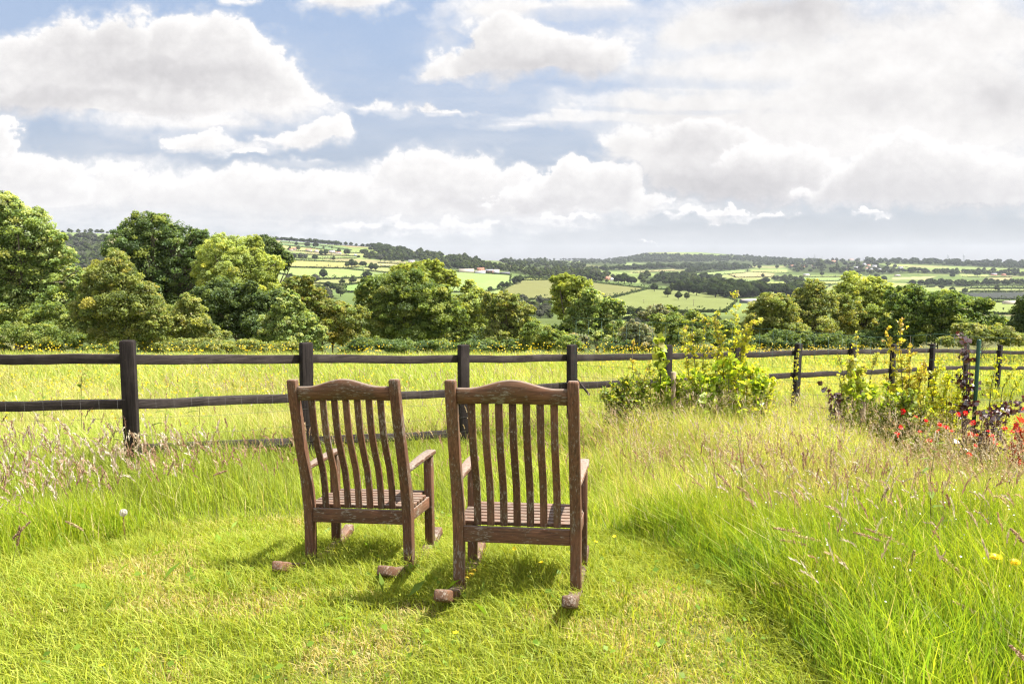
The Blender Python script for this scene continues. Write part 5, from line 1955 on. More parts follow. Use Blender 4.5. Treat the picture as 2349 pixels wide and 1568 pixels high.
def build_saplings():
    GS = 'hedging saplings along the wire mesh'
    S = lambda *a, **k: sapling(*a, **k)
    S('hawthorn_sapling', 'tallest hawthorn sapling with amber young leaves at its tip, in front of the fence', 'sapling', GS, 9.35,
      [[(1680, 930), (1675, 850), (1690, 760), (1686, 670)], [(1680, 920), (1700, 800), (1730, 745), (1752, 735)], [(1680, 920), (1655, 810), (1640, 740), (1648, 715)], [(1675, 930), (1700, 850), (1712, 770), (1735, 720)]],
      .034, HAW, TIPS, n_leaf=95, side=.16)
    S('hawthorn_sapling', 'slender hawthorn sapling left of the tallest one, yellow green', 'sapling', GS, 9.4,
      [[(1600, 930), (1595, 850), (1590, 780), (1588, 730)], [(1605, 930), (1612, 850), (1615, 770), (1612, 722)], [(1598, 920), (1578, 840), (1568, 790), (1572, 745)], [(1605, 930), (1640, 860), (1650, 800), (1655, 770)]],
      .034, HAW, TIPS, n_leaf=80, side=.13)
    S('hazel_sapling', 'bushy hazel sapling with broad leaves under the tallest hawthorn', 'sapling', GS, 9.2,
      [[(1660, 935), (1650, 880), (1640, 840)], [(1690, 935), (1700, 880), (1712, 835)], [(1720, 935), (1735, 890), (1740, 850)], [(1640, 935), (1620, 890), (1605, 860)], [(1670, 935), (1672, 870), (1675, 820)]],
      .062, HAZ, None, n_leaf=50, side=.14, aspect=.95)
    S('hazel_sapling', 'upright hazel sapling with broad bright leaves beside a grey stake', 'sapling', GS, 9.3,
      [[(1520, 930), (1515, 860), (1518, 800), (1522, 760)], [(1530, 930), (1530, 870), (1512, 820), (1505, 778)], [(1535, 930), (1545, 890), (1550, 860)]],
      .062, HAZ, [(.40, .36, .10), (.36, .42, .06)], n_leaf=60, side=.10, aspect=.95)
    S('hawthorn_sapling', 'thin sapling with coral young leaves left of the grey stake', 'sapling', GS, 9.35,
      [[(1452, 930), (1455, 880), (1450, 830), (1452, 782)], [(1455, 930), (1475, 880), (1490, 830)]],
      .030, HAW, [(.52, .28, .14), (.50, .36, .10)], n_leaf=46, side=.07)
    S('rose_bush', 'low dark green rose bush at the end of the lower rail', 'bush', GS, 9.2,
      [[(1430, 945), (1420, 900), (1405, 880)], [(1440, 945), (1445, 900), (1440, 865)], [(1415, 945), (1395, 915), (1385, 895)], [(1450, 945), (1475, 905), (1480, 880)], [(1430, 945), (1432, 895), (1425, 870)], [(1460, 945), (1465, 915), (1468, 895)]],
      .036, ROSE, None, n_leaf=130, side=.17)
    S('hazel_sapling', 'leafy hazel sapling beside the short stake, copper leaves at its left', 'sapling', GS, 9.2,
      [[(1960, 960), (1955, 890), (1950, 840), (1955, 810)], [(1970, 960), (1985, 890), (1975, 840)], [(1945, 960), (1930, 890), (1925, 860)], [(1955, 960), (1965, 900), (1968, 850)]],
      .060, HAZ, TIPS, n_leaf=46, side=.13, aspect=.9)
    S('hawthorn_sapling', 'pale hawthorn sapling against the fence left of the two pointed shoots', 'sapling', GS, 9.5,
      [[(1965, 930), (1960, 860), (1965, 800), (1962, 760)], [(1970, 930), (2000, 850), (2020, 800)], [(1960, 930), (1935, 860), (1925, 820)]],
      .030, HAW, TIPS, n_leaf=55, side=.10)
    S('hawthorn_sapling', 'hawthorn sapling with two pointed orange tipped shoots over the mesh', 'sapling', GS, 9.35,
      [[(2070, 960), (2070, 880), (2065, 800), (2067, 735)], [(2065, 960), (2050, 860), (2042, 800), (2032, 750)], [(2075, 960), (2085, 870), (2090, 800), (2088, 770)], [(2080, 960), (2110, 880), (2125, 830)], [(2060, 960), (2040, 900), (2030, 860)], [(2075, 960), (2080, 900), (2082, 850)]],
      .036, HAW, [(.52, .28, .10), (.50, .38, .08)], n_leaf=85, side=.13)
    S('rose_bush', 'dark leafed bush at the foot of the orange tipped hawthorn', 'bush', GS, 9.1,
      [[(2060, 985), (2050, 940), (2035, 910)], [(2080, 985), (2090, 930), (2095, 900)], [(2100, 985), (2120, 940), (2125, 915)], [(2040, 985), (2020, 950), (2010, 930)], [(2070, 985), (2072, 930), (2070, 900)]],
      .045, ROSE, None, n_leaf=90, side=.17)
    S('copper_beech', 'dark purple copper beech sapling beside the green post', 'sapling', GS, 9.3,
      [[(2215, 960), (2218, 880), (2215, 820), (2208, 770)], [(2215, 940), (2225, 860), (2222, 790), (2200, 768)], [(2215, 920), (2210, 850), (2212, 800)]],
      .052, COP, None, PURPLE, n_leaf=30, side=.14, aspect=.85)
    S('copper_beech', 'low sprawling copper beech branches right of the green post', 'sapling', GS, 9.0,
      [[(2240, 985), (2275, 945), (2320, 920)], [(2240, 985), (2290, 955), (2349, 940)], [(2235, 985), (2255, 955), (2285, 945)], [(2240, 985), (2300, 940), (2360, 915)]],
      .048, COP, None, PURPLE, n_leaf=34, side=.17, aspect=.85)
    S('copper_beech', 'little copper beech shoots left of the short stake', 'sapling', GS, 9.1,
      [[(1925, 970), (1915, 930), (1905, 895)], [(1925, 970), (1925, 920), (1920, 900)], [(1920, 960), (1900, 900), (1880, 880)]],
      .048, COP, None, PURPLE, n_leaf=26, side=.06, aspect=.85)
    S('hawthorn_sapling', 'loose pale hawthorn growth behind the green post', 'sapling', GS, 9.6,
      [[(2180, 960), (2170, 890), (2160, 840)], [(2190, 960), (2200, 890), (2200, 850)], [(2260, 960), (2275, 880), (2290, 820)], [(2280, 960), (2300, 890), (2330, 840)], [(2290, 960), (2320, 900), (2349, 860)], [(2150, 960), (2140, 900), (2135, 850)]],
      .032, HAW, None, n_leaf=60, side=.15)
    S('hawthorn_sapling', 'thin twiggy sapling twined at a fence post mid right', 'sapling', GS, 10.5,
      [[(1822, 930), (1828, 880), (1825, 845), (1833, 800)], [(1822, 930), (1815, 900), (1818, 870)]],
      .026, HAW, TIPS, n_leaf=36, side=.06)
    S('red_leaved_shrub', 'shrub with scarlet leaves at the right edge behind the red flowers', 'bush', None, 8.6,
      [[(2345, 1080), (2340, 1020), (2335, 970)], [(2350, 1080), (2352, 1000), (2348, 940)], [(2360, 1080), (2375, 1010), (2380, 960)], [(2340, 1080), (2325, 1040), (2318, 1015)]],
      .060, [(.62, .05, .04), (.45, .05, .05), (.20, .22, .05), (.55, .12, .08)], [(.70, .06, .04)], n_leaf=34, side=.10, aspect=.5)
    S('hazel_sapling', 'spreading hazel clump low between the two hawthorns and the grey stake', 'sapling', GS, 9.25,
      [[(1590, 940), (1575, 900), (1565, 870)], [(1610, 940), (1620, 895), (1630, 865)], [(1570, 940), (1555, 910), (1548, 890)], [(1630, 940), (1645, 900), (1660, 880)], [(1750, 945), (1745, 905), (1752, 870)], [(1600, 940), (1598, 900), (1592, 850)]],
      .060, HAZ, None, n_leaf=56, side=.16, aspect=.95)
    S('hawthorn_sapling', 'wide pale hawthorn clump left of the copper beech', 'sapling', GS, 9.45,
      [[(2130, 960), (2140, 900), (2150, 850), (2155, 820)], [(2150, 960), (2165, 900), (2180, 860)], [(2120, 960), (2110, 900), (2105, 850)], [(2100, 965), (2090, 920), (2092, 890)], [(2170, 960), (2195, 910), (2210, 880)]],
      .036, HAW, None, n_leaf=90, side=.17)
    S('hazel_sapling', 'lime green hazel clump between the short stake and the orange tipped hawthorn', 'sapling', GS, 9.2,
      [[(2000, 975), (2005, 930), (2000, 890)], [(2020, 975), (2030, 930), (2035, 880)], [(1995, 975), (1985, 940), (1980, 915)], [(2030, 980), (2050, 940), (2060, 900)]],
      .055, HAZ, None, n_leaf=56, side=.14, aspect=.95)
    S('hawthorn_sapling', 'leafy hawthorn low on the right of the tallest sapling', 'sapling', GS, 9.3,
      [[(1720, 940), (1740, 890), (1755, 850)], [(1740, 940), (1765, 900), (1775, 870)], [(1700, 940), (1715, 880), (1730, 840)]],
      .036, HAW, None, n_leaf=100, side=.16)
    S('hazel_sapling', 'low loose hazel spreading left of the grey stake towards the end rail', 'sapling', GS, 9.3,
      [[(1480, 935), (1470, 890), (1462, 850)], [(1500, 935), (1492, 885), (1490, 840)], [(1465, 935), (1445, 900), (1432, 875)], [(1500, 935), (1512, 880), (1520, 845)]],
      .046, HAZ, TIPS, n_leaf=46, side=.13, aspect=.9)
    # grey stakes
    for px, top, bot, Y, lb in ((1545, 853, 950, 9.25, 'square grey stake beside the upright hazel'), (1980, 895, 980, 9.15, 'short stake beside the leafy hazel'), (2110, 872, 960, 9.6, 'thin stake far behind the orange tipped hawthorn')):
        p, q = at(px, top, Y), at(px - 2, bot, Y)
        root = empty('stake', q, lb, 'stake', 'stakes among the saplings')
        b = MB()
        w = .024 if px != 2110 else .014
        t = p - q
        b.prism([[Vector((sx * w, sy * w, -.25)) for sx, sy in ((-1, -1), (1, -1), (1, 1), (-1, 1))],
                 [t + Vector((sx * w, sy * w, -.006)) for sx, sy in ((-1, -1), (1, -1), (1, 1), (-1, 1))],
                 [t + Vector((sx * w * .85, sy * w * .85, 0)) for sx, sy in ((-1, -1), (1, -1), (1, 1), (-1, 1))]])
        b.build('shaft', STAKE, root)
    # docks and thistles
    GD = 'dock plants in the rough grass'
    def dock(label, Y, stem, leaf, n, pal, seed=True):
        b0 = at(stem[0][0], stem[0][1], Y); b0.z = g1(b0.x, b0.y)
        root = empty('dock_plant', b0, label, 'wild plant', GD)
        pts = [at(p[0], p[1], Y) - b0 for p in stem]
        pts[0].z = 0
        w = MB(); w.tube(pts, [.004 - .0026 * i / (len(pts) - 1) for i in range(len(pts))], 5)
        w.c = [(.22, .20, .07)] * len(w.v)
        w.build('stem', SAPLEAF, root, colors=True)
        parts = []
        for k in range(n):
            t = k / n
            i = min(int(t * (len(pts) - 1)), len(pts) - 2)
            p = np.array(pts[i].lerp(pts[i + 1], t * (len(pts) - 1) - i))
            a = random.random() * 2 * math.pi
            L = leaf * (1.2 - .75 * t)
            d = np.array([math.cos(a), math.sin(a), .55 - .5 * random.random()])
            s = np.cross(d, [0, 0, 1]); s /= np.linalg.norm(s)
            wd = L * .16
            v = [p, p + d * L * .35 + s * wd, p + d * L * .7 + s * wd * .7 - np.array([0, 0, L * .12]), p + d * L - np.array([0, 0, L * .3]), p + d * L * .7 - s * wd * .7 - np.array([0, 0, L * .12]), p + d * L * .35 - s * wd,
                 p + d * L * .4 - np.array([0, 0, L * .03])]
            lo = [0, 1, 6, 1, 2, 6, 2, 3, 6, 3, 4, 6, 4, 5, 6, 5, 0, 6]
            parts.append((np.array(v), np.array(lo), np.full(6, 3), np.tile(np.array(pal[k % len(pal)]), (7, 1))))
        V, L_, Tt, C = join(parts)
        link_mesh('leaves', np_mesh('leaves', V, L_, Tt, C), SAPLEAF, root)
        if seed:
            m = 240
            t = .45 + .55 * rng.random(m)
            P_ = np.array([np.array(p) for p in pts])
            tt = t * (len(pts) - 1)
            i = np.minimum(tt.astype(int), len(pts) - 2)
            c = P_[i] + (P_[i + 1] - P_[i]) * (tt - i)[:, None] + rng.normal(size=(m, 3)) * .028
            link_mesh('seed_panicle', leaves_mesh('seed_panicle', leaf_quads(c, np.full(m, .012), .2), grass_color(m, [(.34, .27, .09), (.26, .26, .07), (.36, .24, .11)])), SEEDM, root)
    dg = [(.15, .23, .035), (.20, .28, .045), (.12, .19, .03)]
    dock('tall dock with rusty seed spikes seen between the rails at far left', 8.2, [(183, 950), (186, 890), (190, 838)], .16, 14, dg)
    dock('dock with broad green leaves between the left posts', 8.8, [(455, 960), (458, 910), (455, 868)], .17, 14, dg, False)
    dock('small dock left of the first visible fence post', 9.0, [(100, 930), (98, 900), (95, 884)], .12, 7, dg, False)
    dock('dock growing at the foot of the fence between the left posts', 7.6, [(375, 1000), (380, 950), (385, 930)], .16, 12, dg, False)
    dock('tall thin leaved weed standing out of the grass at right of the chairs', 5.4, [(1712, 1180), (1700, 1070), (1690, 975)], .12, 11, dg, False)
    dock('thistle like weed with drooping leaves below the red flowers', 4.9, [(2140, 1170), (2135, 1090), (2150, 1000)], .13, 10, dg, False)
    dock('broad leaved weed with rusty seeds near the red flowers', 5.6, [(2040, 1160), (2050, 1090), (2060, 1050)], .10, 9, dg, False)


build_saplings()


# ------------------------------------------------------------------ far country: trees, woods, hedges, buildings
def far_tree_mesh(name, pal, shape, n_leaf, leaf):
    """a tree about 1 unit tall: crown of many small leaf clusters round a short trunk"""
    P = np.array(PALS[pal]) * .19  # leaf tones lowered; cloud shade over the far woods is put into them
    pts, outs, cl = [], [], []
    lob = shape
    for (x, y, z, r) in lob:
        ncl = 12
        d = sphere_dirs(ncl, -.6)
        for k in range(ncl):
            m = int(n_leaf * r * r * 9 / ncl)
            dd = sphere_dirs(m, -.8)
            c = np.array([x, y, z]) + d[k] * r * (.6 + .35 * rng.random())
            pts.append(c + dd * r * .38 * (.5 + .5 * rng.random(m))[:, None]); outs.append(dd * .5 + d[k] * .6)
            cl.append(P[rng.integers(0, len(P))][None] * (.75 + .5 * rng.random(m))[:, None])
    pts, outs, cl = np.concatenate(pts), np.concatenate(outs), np.concatenate(cl)
    q = leaf_quads(pts, np.full(len(pts), leaf), .35, outs, .8)
    bv, bl, bt, bc = [], [], [], []
    for (x, y, z, r) in lob:                     # leafy body of every lobe: a rough closed lump
        o0 = len(bv)
        nu, nv = 8, 5
        for j in range(nv + 1):
            th = math.pi * j / nv
            for i in range(nu):
                ph = 2 * math.pi * i / nu + j * .4
                k_ = r * .92 * (.78 + .36 * rng.random())
                bv.append((x + k_ * math.sin(th) * math.cos(ph), y + k_ * math.sin(th) * math.sin(ph), z + k_ * math.cos(th)))
                bc.append(P[rng.integers(0, len(P))] * .85)
        for j in range(nv):
            for i in range(nu):
                bl += [o0 + j * nu + i, o0 + (j + 1) * nu + i, o0 + (j + 1) * nu + (i + 1) % nu, o0 + j * nu + (i + 1) % nu]
                bt.append(4)
    # trunk as a four sided stem joined to the same small mesh
    tv = []
    for z, r in ((-.06, .035), (.45, .02)):
        for k in range(4):
            tv.append((r * math.cos(k * math.pi / 2), r * math.sin(k * math.pi / 2), z))
    V = np.concatenate([q.reshape(-1, 3), np.array(tv), np.array(bv)])
    n = len(q)
    o = n * 4
    L = np.concatenate([np.arange(n * 4), np.array([[o + k, o + (k + 1) % 4, o + 4 + (k + 1) % 4, o + 4 + k] for k in range(4)]).ravel(), np.array(bl) + o + 8])
    C = np.concatenate([np.repeat(cl, 4, 0), np.tile([[.07, .06, .045]], (8, 1)), np.array(bc)])
    me = np_mesh(name, V, L, np.full(n + 4 + len(bt), 4), C)
    me.materials.append(FARLEAF)
    return me


SH_A = [(0, 0, .62, .30), (.2, .05, .52, .24), (-.2, -.05, .5, .25), (.05, .18, .48, .24), (-.05, -.18, .5, .24), (0, 0, .42, .26)]
SH_B = [(0, 0, .70, .24), (.16, .1, .45, .26), (-.17, 0, .42, .25), (0, -.16, .40, .25), (.05, .1, .6, .24)]
SH_C = [(0, 0, .50, .30), (.3, 0, .42, .26), (-.3, .05, .40, .27), (0, .25, .40, .25), (0, -.25, .42, .26), (.15, .1, .60, .22), (-.18, -.05, .58, .2)]
SH_D = [(0, 0, .36, .32), (.28, .1, .3, .26), (-.28, 0, .3, .27), (.05, -.2, .3, .26)]
SH_P = [(0, 0, .75, .17), (.03, .02, .5, .2), (-.03, -.02, .3, .2)]
FT = [far_tree_mesh('far_oak', 'oak', SH_A, 70, .075), far_tree_mesh('far_ash', 'mid', SH_B, 70, .075), far_tree_mesh('far_broad_oak', 'dark', SH_C, 60, .075),
      far_tree_mesh('far_bush', 'hedge', SH_D, 60, .09), far_tree_mesh('far_willow', 'grey', SH_A, 60, .075), far_tree_mesh('far_poplar', 'olive', SH_P, 110, .07), far_tree_mesh('far_lime', 'ash', SH_B, 60, .075)]
FT_LO = [far_tree_mesh('wood_oak', 'oak', SH_A, 22, .13), far_tree_mesh('wood_ash', 'mid', SH_B, 22, .13), far_tree_mesh('wood_dark', 'dark', SH_C, 20, .13), far_tree_mesh('wood_grey', 'grey', SH_A, 20, .13)]


def far_tree(kind, px, py, hpx, label, group='single trees across the valley', width=1.0, dmin=160):
    p = far_point(px, py, dmin)
    o = bpy.data.objects.new(('dark_oak', 'ash_tree', 'broad_oak', 'round_bush', 'willow_tree', 'poplar_tree', 'lime_tree')[kind], FT[kind])
    h = hpx / F * p.y
    o.location = p
    o.scale = (h * width, h * width, h)
    o.rotation_euler = (0, 0, random.random() * 6.28)
    col.objects.link(o)
    tag(o, label, 'bush' if kind == 3 else 'tree', group)
    return o


def build_far_trees():
    # trees one can pick out, position of the foot and height on the photo
    A = [
        (z3(570, 635), 25, 0, 'dark round tree alone in the pale green field across the valley'), (z3(470, 415), 15, 0, 'dark tree above the tan field, left of the thin pole'), (z3(690, 418), 11, 1, 'small tree on the hedge above the tan field'),
        (z3(545, 360), 14, 0, 'left one of two dark trees before the hillside cottages'), (z3(595, 360), 15, 0, 'right one of two dark trees before the hillside cottages'), (z3(845, 500), 15, 1, 'small left tree of the three at the corner of the tan field'),
        (z3(900, 500), 20, 0, 'biggest tree of the three at the corner of the tan field'), (z3(945, 490), 14, 1, 'leaning right tree of the three at the corner of the tan field'), (z3(1035, 490), 15, 2, 'dark bush like tree between the field corner and the straw field'),
        (z3(1135, 540), 20, 0, 'two stemmed dark tree left of the straw field'), (z3(1180, 540), 18, 0, 'dark tree touching the two stemmed one'), (z3(1085, 630), 21, 2, 'broad dark tree at the right end of the pale green field'),
        (z3(790, 695), 14, 2, 'small dark tree at the lower edge of the pale field'), (z3(920, 690), 20, 6, 'pale tree with bare stems below the pale green field'), (z3(750, 330), 13, 1, 'tree right of the hillside cottages'),
        (z3(845, 350), 16, 2, 'dense tree right of the cottages above the strip fields'), (z3(230, 395), 13, 4, 'grey willow clump below the first cottages'), (z3(300, 400), 15, 4, 'second grey willow below the first cottages'),
        (z3(355, 400), 13, 4, 'third grey willow below the first cottages'), (z3(275, 300), 13, 6, 'pale tree between two cottages on the hillside'), (z3(175, 300), 10, 1, 'tree beside the leftmost cottage'),
        (z3(1240, 430), 18, 4, 'silvery white willow standing out in the woods on the slope'), (z3(670, 285), 9, 5, 'brownish tree over the hillside cottages'), (z3(570, 280), 7, 1, 'small tree in the blue green field'),
        (z3(1700, 305), 8, 0, 'lone crown on the skyline of the long ridge'), (z3(480, 265), 14, 2, 'dark tree in the upper hillside field'), (z3(380, 260), 14, 2, 'dark pair of crowns in the upper hillside field'),
        (z3(250, 245), 10, 0, 'dark tree high on the hill under the ridge wood'), (z3(980, 385), 9, 3, 'bush at the right end of the strip field'), (z3(1120, 300), 10, 2, 'dark clump above the strip field'),
        (z3(1120, 400), 13, 1, 'round green tree on the slope above the straw field'), (z3(1060, 400), 12, 1, 'pale green tree on the slope above the straw field'), (z3(1400, 430), 9, 1, 'small tree over the straw field'),
        (z3(1500, 440), 11, 1, 'tree beside the white house over the straw field'), (z3(2140, 525), 20, 2, 'large dark tree left of the pale barns'), (z3(1880, 470), 12, 4, 'grey tree left of the golden oak top'),
        (z4(570, 400), 23, 2, 'big dark tree at the top corner of the ploughed field'), (z4(600, 390), 20, 0, 'narrower dark tree at the corner of the ploughed field'), (z4(445, 432), 16, 0, 'pair of round dark trees at the edge of the mint field'),
        (z4(485, 425), 14, 0, 'smaller of the round dark trees at the edge of the mint field'), (z4(415, 437), 11, 1, 'little tree left of the round pair'), (z4(343, 455), 12, 2, 'lone dark bush like tree in the mint field'),
        (z4(1745, 460), 20, 0, 'tree at the head of the green pasture'), (z4(1860, 508), 24, 1, 'slim stemmed tree inside the green pasture'), (z4(1950, 530), 20, 0, 'dark low crowned tree inside the green pasture'),
        (z4(2020, 528), 17, 1, 'small light stemmed tree inside the green pasture'), (z4(1895, 460), 20, 1, 'tree on the upper edge of the pasture'), (z4(1960, 485), 34, 0, 'tall dark tree in the pasture clump'),
        (z4(2040, 490), 34, 0, 'second tall dark tree in the pasture clump'), (z4(2105, 495), 32, 2, 'right hand tall dark tree in the pasture clump'), (z4(2190, 450), 24, 2, 'dark tree behind the pasture clump'),
        (z4(1540, 655), 26, 3, 'dark wide bush at the foot of the pasture'), (z4(1620, 655), 24, 3, 'dark bush right of the wide one at the foot of the pasture'), (z4(2010, 675), 22, 3, 'round dark bush at the lower right of the pasture'),
        (z4(1860, 665), 18, 3, 'bush beside the hawthorn at the foot of the pasture'), (z4(1915, 668), 12, 3, 'small bush at the foot of the pasture'), (z4(1440, 395), 26, 2, 'dark wood edge tree beside the white gable'),
        (z4(1550, 400), 22, 2, 'dark tree right of the white gable'), (z4(1490, 395), 26, 0, 'tallest dark tree right of the white gable'), (z4(1290, 380), 12, 1, 'garden tree left of the white gable'),
        (z4(1340, 380), 9, 3, 'bush in front of the white gable house'), (z4(650, 610), 26, 4, 'grey willow in the rough ground below the ploughed field'), (z4(740, 620), 22, 4, 'second grey willow below the ploughed field'),
        (z4(820, 640), 24, 4, 'third grey willow below the ploughed field'), (z4(610, 580), 20, 6, 'pale bush below the ploughed field'), (z4(690, 640), 18, 3, 'green bush in the rough ground below the ploughed field'),
        (z5(475, 335), 18, 2, 'dark tree in the striped fields at right'), (z5(628, 342), 14, 0, 'dark oak with a clear stem in the striped fields'), (z5(455, 290), 10, 0, 'small tree at the end of the brown field'),
        (z5(250, 290), 6, 1, 'tiny tree inside the brown field'), (z5(430, 230), 12, 0, 'dark tree above the light green field'), (z5(558, 228), 11, 0, 'dark round tree below the village'),
        (z5(345, 250), 8, 5, 'narrow tree on the field corner'), (z5(1500, 370), 8, 0, 'small tree in the yellow green field right of the bright willow'), (z5(1750, 375), 14, 1, 'green tree right of the yellow green field'),
        (z5(2155, 390), 16, 1, 'round green tree before the dark ploughed land'), (z5(1540, 345), 15, 2, 'dark bush like tree at the yellow green field'), (z5(1600, 345), 15, 2, 'second dark tree at the yellow green field'),
        (z5(1830, 385), 13, 3, 'bush left of the dark ploughed land'), (z5(1920, 395), 14, 3, 'round bush at the dark ploughed land'), (z5(2100, 470), 17, 3, 'bush standing in the dark ploughed land'),
        (z5(885, 280), 11, 0, 'dark tree left of the village meadow'), (z5(1025, 262), 10, 1, 'tree in the village meadow'), (z5(980, 245), 14, 2, 'dark trees under the village'), (z5(870, 225), 24, 6, 'pale round tree in the village'),
        (z5(2010, 280), 13, 2, 'dark tree in the far right fields'), (z5(2120, 335), 13, 2, 'dark tree below the far right fields'), (z5(1280, 300), 14, 2, 'dark tree right of the village houses'), (z5(1330, 320), 16, 2, 'second dark tree right of the village houses'),
        (z5(1150, 158), 8, 2, 'wide tree on the skyline over the village'), (z5(1830, 290), 12, 2, 'dark tree near the far straw field'),
        (z3(160, 740), 30, 4, 'grey bush behind the oak edge in the valley'), (z3(350, 720), 26, 4, 'pale willow in the valley bottom left'), (z3(470, 690), 24, 4, 'second pale willow in the valley bottom left'),
        (z3(180, 610), 10, 2, 'dark crown at the left end of the pale green field'), (z3(620, 740), 18, 2, 'dark bush in the valley bottom'), (z3(690, 760), 20, 3, 'hedge bush in the valley bottom'), (z3(570, 780), 20, 3, 'hedge bush left in the valley bottom'),
        (z3(770, 840), 27, 6, 'pale green tree in the valley bottom behind the bronze bush'), (z3(640, 850), 16, 4, 'grey thicket in the valley bottom'),
    ]
    for (p, h, kind, lb) in A:
        far_tree(kind, p[0], p[1], h * 1.05, lb, width=1.1 if kind != 5 else .8)
    # crowns along the skyline at upper left and lines of hedge trees, each on its own
    G = 'small trees in the far hedges'
    for i in range(16):
        px = 138 + i * 13 + random.random() * 8
        far_tree(random.choice((0, 2, 1)), px, 533 + random.random() * 2, 6 + 6 * random.random(), 'small dark tree on the far crest left of the big oak, %s from the left' % NTH[i], 'trees on the left hill crest', 1.2)
    for i in range(22):
        px = 632 + i * 11.5 + random.random() * 6
        far_tree(random.choice((0, 2, 2)), px, np.interp(px, [630, 700, 800, 880], [546, 550, 556, 566]) + random.random() * 2, 7 + 4 * random.random(), 'small dark tree on the crest above the strip fields, %s from the left' % NTH[i], 'trees on the strip field hill', 1.3)


build_far_trees()


def wood(name, label, poly, n, hpx, kinds, jitter=.35):
    """a far wood: one mass of crowns standing on the ground inside an outline"""
    P = np.array(poly)
    x0, y0 = P.min(0); x1, y1 = P.max(0)
    V, L, C, Tt = [], [], [], []
    o = 0
    src = []
    for me in FT_LO:
        v = np.empty(len(me.vertices) * 3, np.float32); me.vertices.foreach_get('co', v)
        c = np.empty(len(me.vertices) * 4, np.float32); me.color_attributes['tint'].data.foreach_get('color', c)
        l = np.empty(len(me.loops), np.int32); me.loops.foreach_get('vertex_index', l)
        t = np.empty(len(me.polygons), np.int32); me.polygons.foreach_get('loop_total', t)
        src.append((v.reshape(-1, 3), l, t, c.reshape(-1, 4)[:, :3]))
    k = 0
    tries = 0
    while k < n and tries < n * 30:
        tries += 1
        px, py = x0 + (x1 - x0) * random.random(), y0 + (y1 - y0) * random.random()
        if not inside(P, np.array([px]), np.array([py]))[0]:
            continue
        p = far_point(px, py, 300)
        h = hpx / F * p.y * (1 - jitter + 2 * jitter * random.random())
        v, l, t, c = src[random.choice(kinds)]
        a = random.random() * 6.28
        ca, sa = math.cos(a), math.sin(a)
        w = h * (1.0 + .5 * random.random())
        vv = np.stack([(v[:, 0] * ca - v[:, 1] * sa) * w + p.x, (v[:, 0] * sa + v[:, 1] * ca) * w + p.y, v[:, 2] * h + p.z], 1)
        V.append(vv); L.append(l + o); Tt.append(t); C.append(c * (.75 + .5 * random.random()))
        o += len(v)
        k += 1
    if not V:
        return
    V, L, Tt, C = np.concatenate(V), np.concatenate(L), np.concatenate(Tt), np.concatenate(C)
    ob = link_mesh(name, np_mesh(name, V, L, Tt, C), FARLEAF)
    tag(ob, label, 'woodland', kind='stuff')


def build_woods():
    W = lambda lb, poly, n, h, kinds: wood('woodland', lb, poly, n, h, kinds)
    for w_ in WOODS:
        W(*w_)


build_woods()


def build_hedges():
    FHEDGE = FARLEAF
    k = 0
    for colr, pts in FIELDS:
        n = len(pts)
        for i in range(n):
            a, b = pts[i], pts[(i + 1) % n]
            L_px = math.hypot(a[0] - b[0], a[1] - b[1])
            if L_px < 12:
                continue
            if 0.5 * (far_point(*a, 300).y + far_point(*b, 300).y) > 2000 and (i + k) % 2:
                k += 1
                continue
            m = max(6, int(L_px / 1.1))
            V, C = [], []
            for j in range(m):
                t = (j + random.random()) / m
                p = far_point(a[0] + (b[0] - a[0]) * t, a[1] + (b[1] - a[1]) * t, 300)
                h = (1.2 + 1.4 * random.random() + (3.5 if random.random() < .05 else 0))
                for q in range(7):
                    V.append((p.x + (random.random() - .5) * 3.2, p.y + (random.random() - .5) * 3, p.z + h * random.random() ** .7))
                    C.append(np.array(random.choice(PALS['oak'])) * .34 * (.8 + .5 * random.random()))
            V = np.array(V); C = np.array(C)
            s = 1.5 * (1 + V[:, 1].mean() / 5000)
            q = leaf_quads(V, np.full(len(V), s), .4, None, .8)
            o = link_mesh('field_hedge', leaves_mesh('field_hedge', q, C), FHEDGE)
            tag(o, 'thin dark hedge dividing two fields across the valley', 'hedge', 'hedges between the far fields')
            k += 1


build_hedges()

# ------------------------------------------------------------------ buildings, poles, pylons
WALLM = {'cream': plain_mat('cream_render', (.40, .35, .28), .8, 2, .85, 1.1), 'brick': plain_mat('red_brick', (.40, .19, .13), .85, 3, .8, 1.2), 'grey': plain_mat('grey_sheeting', (.36, .38, .42), .6, 2, .85, 1.1),
         'white': plain_mat('white_render', (.5, .48, .45), .8), 'black': plain_mat('black_tank_wall', (.05, .055, .075), .6)}
ROOFM = {'tile': plain_mat('clay_tiles', (.27, .125, .08), .85, 4, .8, 1.2), 'sheet': plain_mat('pale_sheet_roof', (.34, .29, .26), .6, 2, .9, 1.1), 'slate': plain_mat('slate_roof', (.20, .20, .23), .7, 3, .8, 1.2), 'white': plain_mat('white_roof', (.8, .8, .8), .6)}
GLASSM = plain_mat('dark_window_glass', (.03, .035, .045), .15)
TIMB = plain_mat('tarred_pole', (.14, .10, .08), .85)
STEEL = plain_mat('pylon_steel', (.30, .32, .35), .5, metallic=.3)


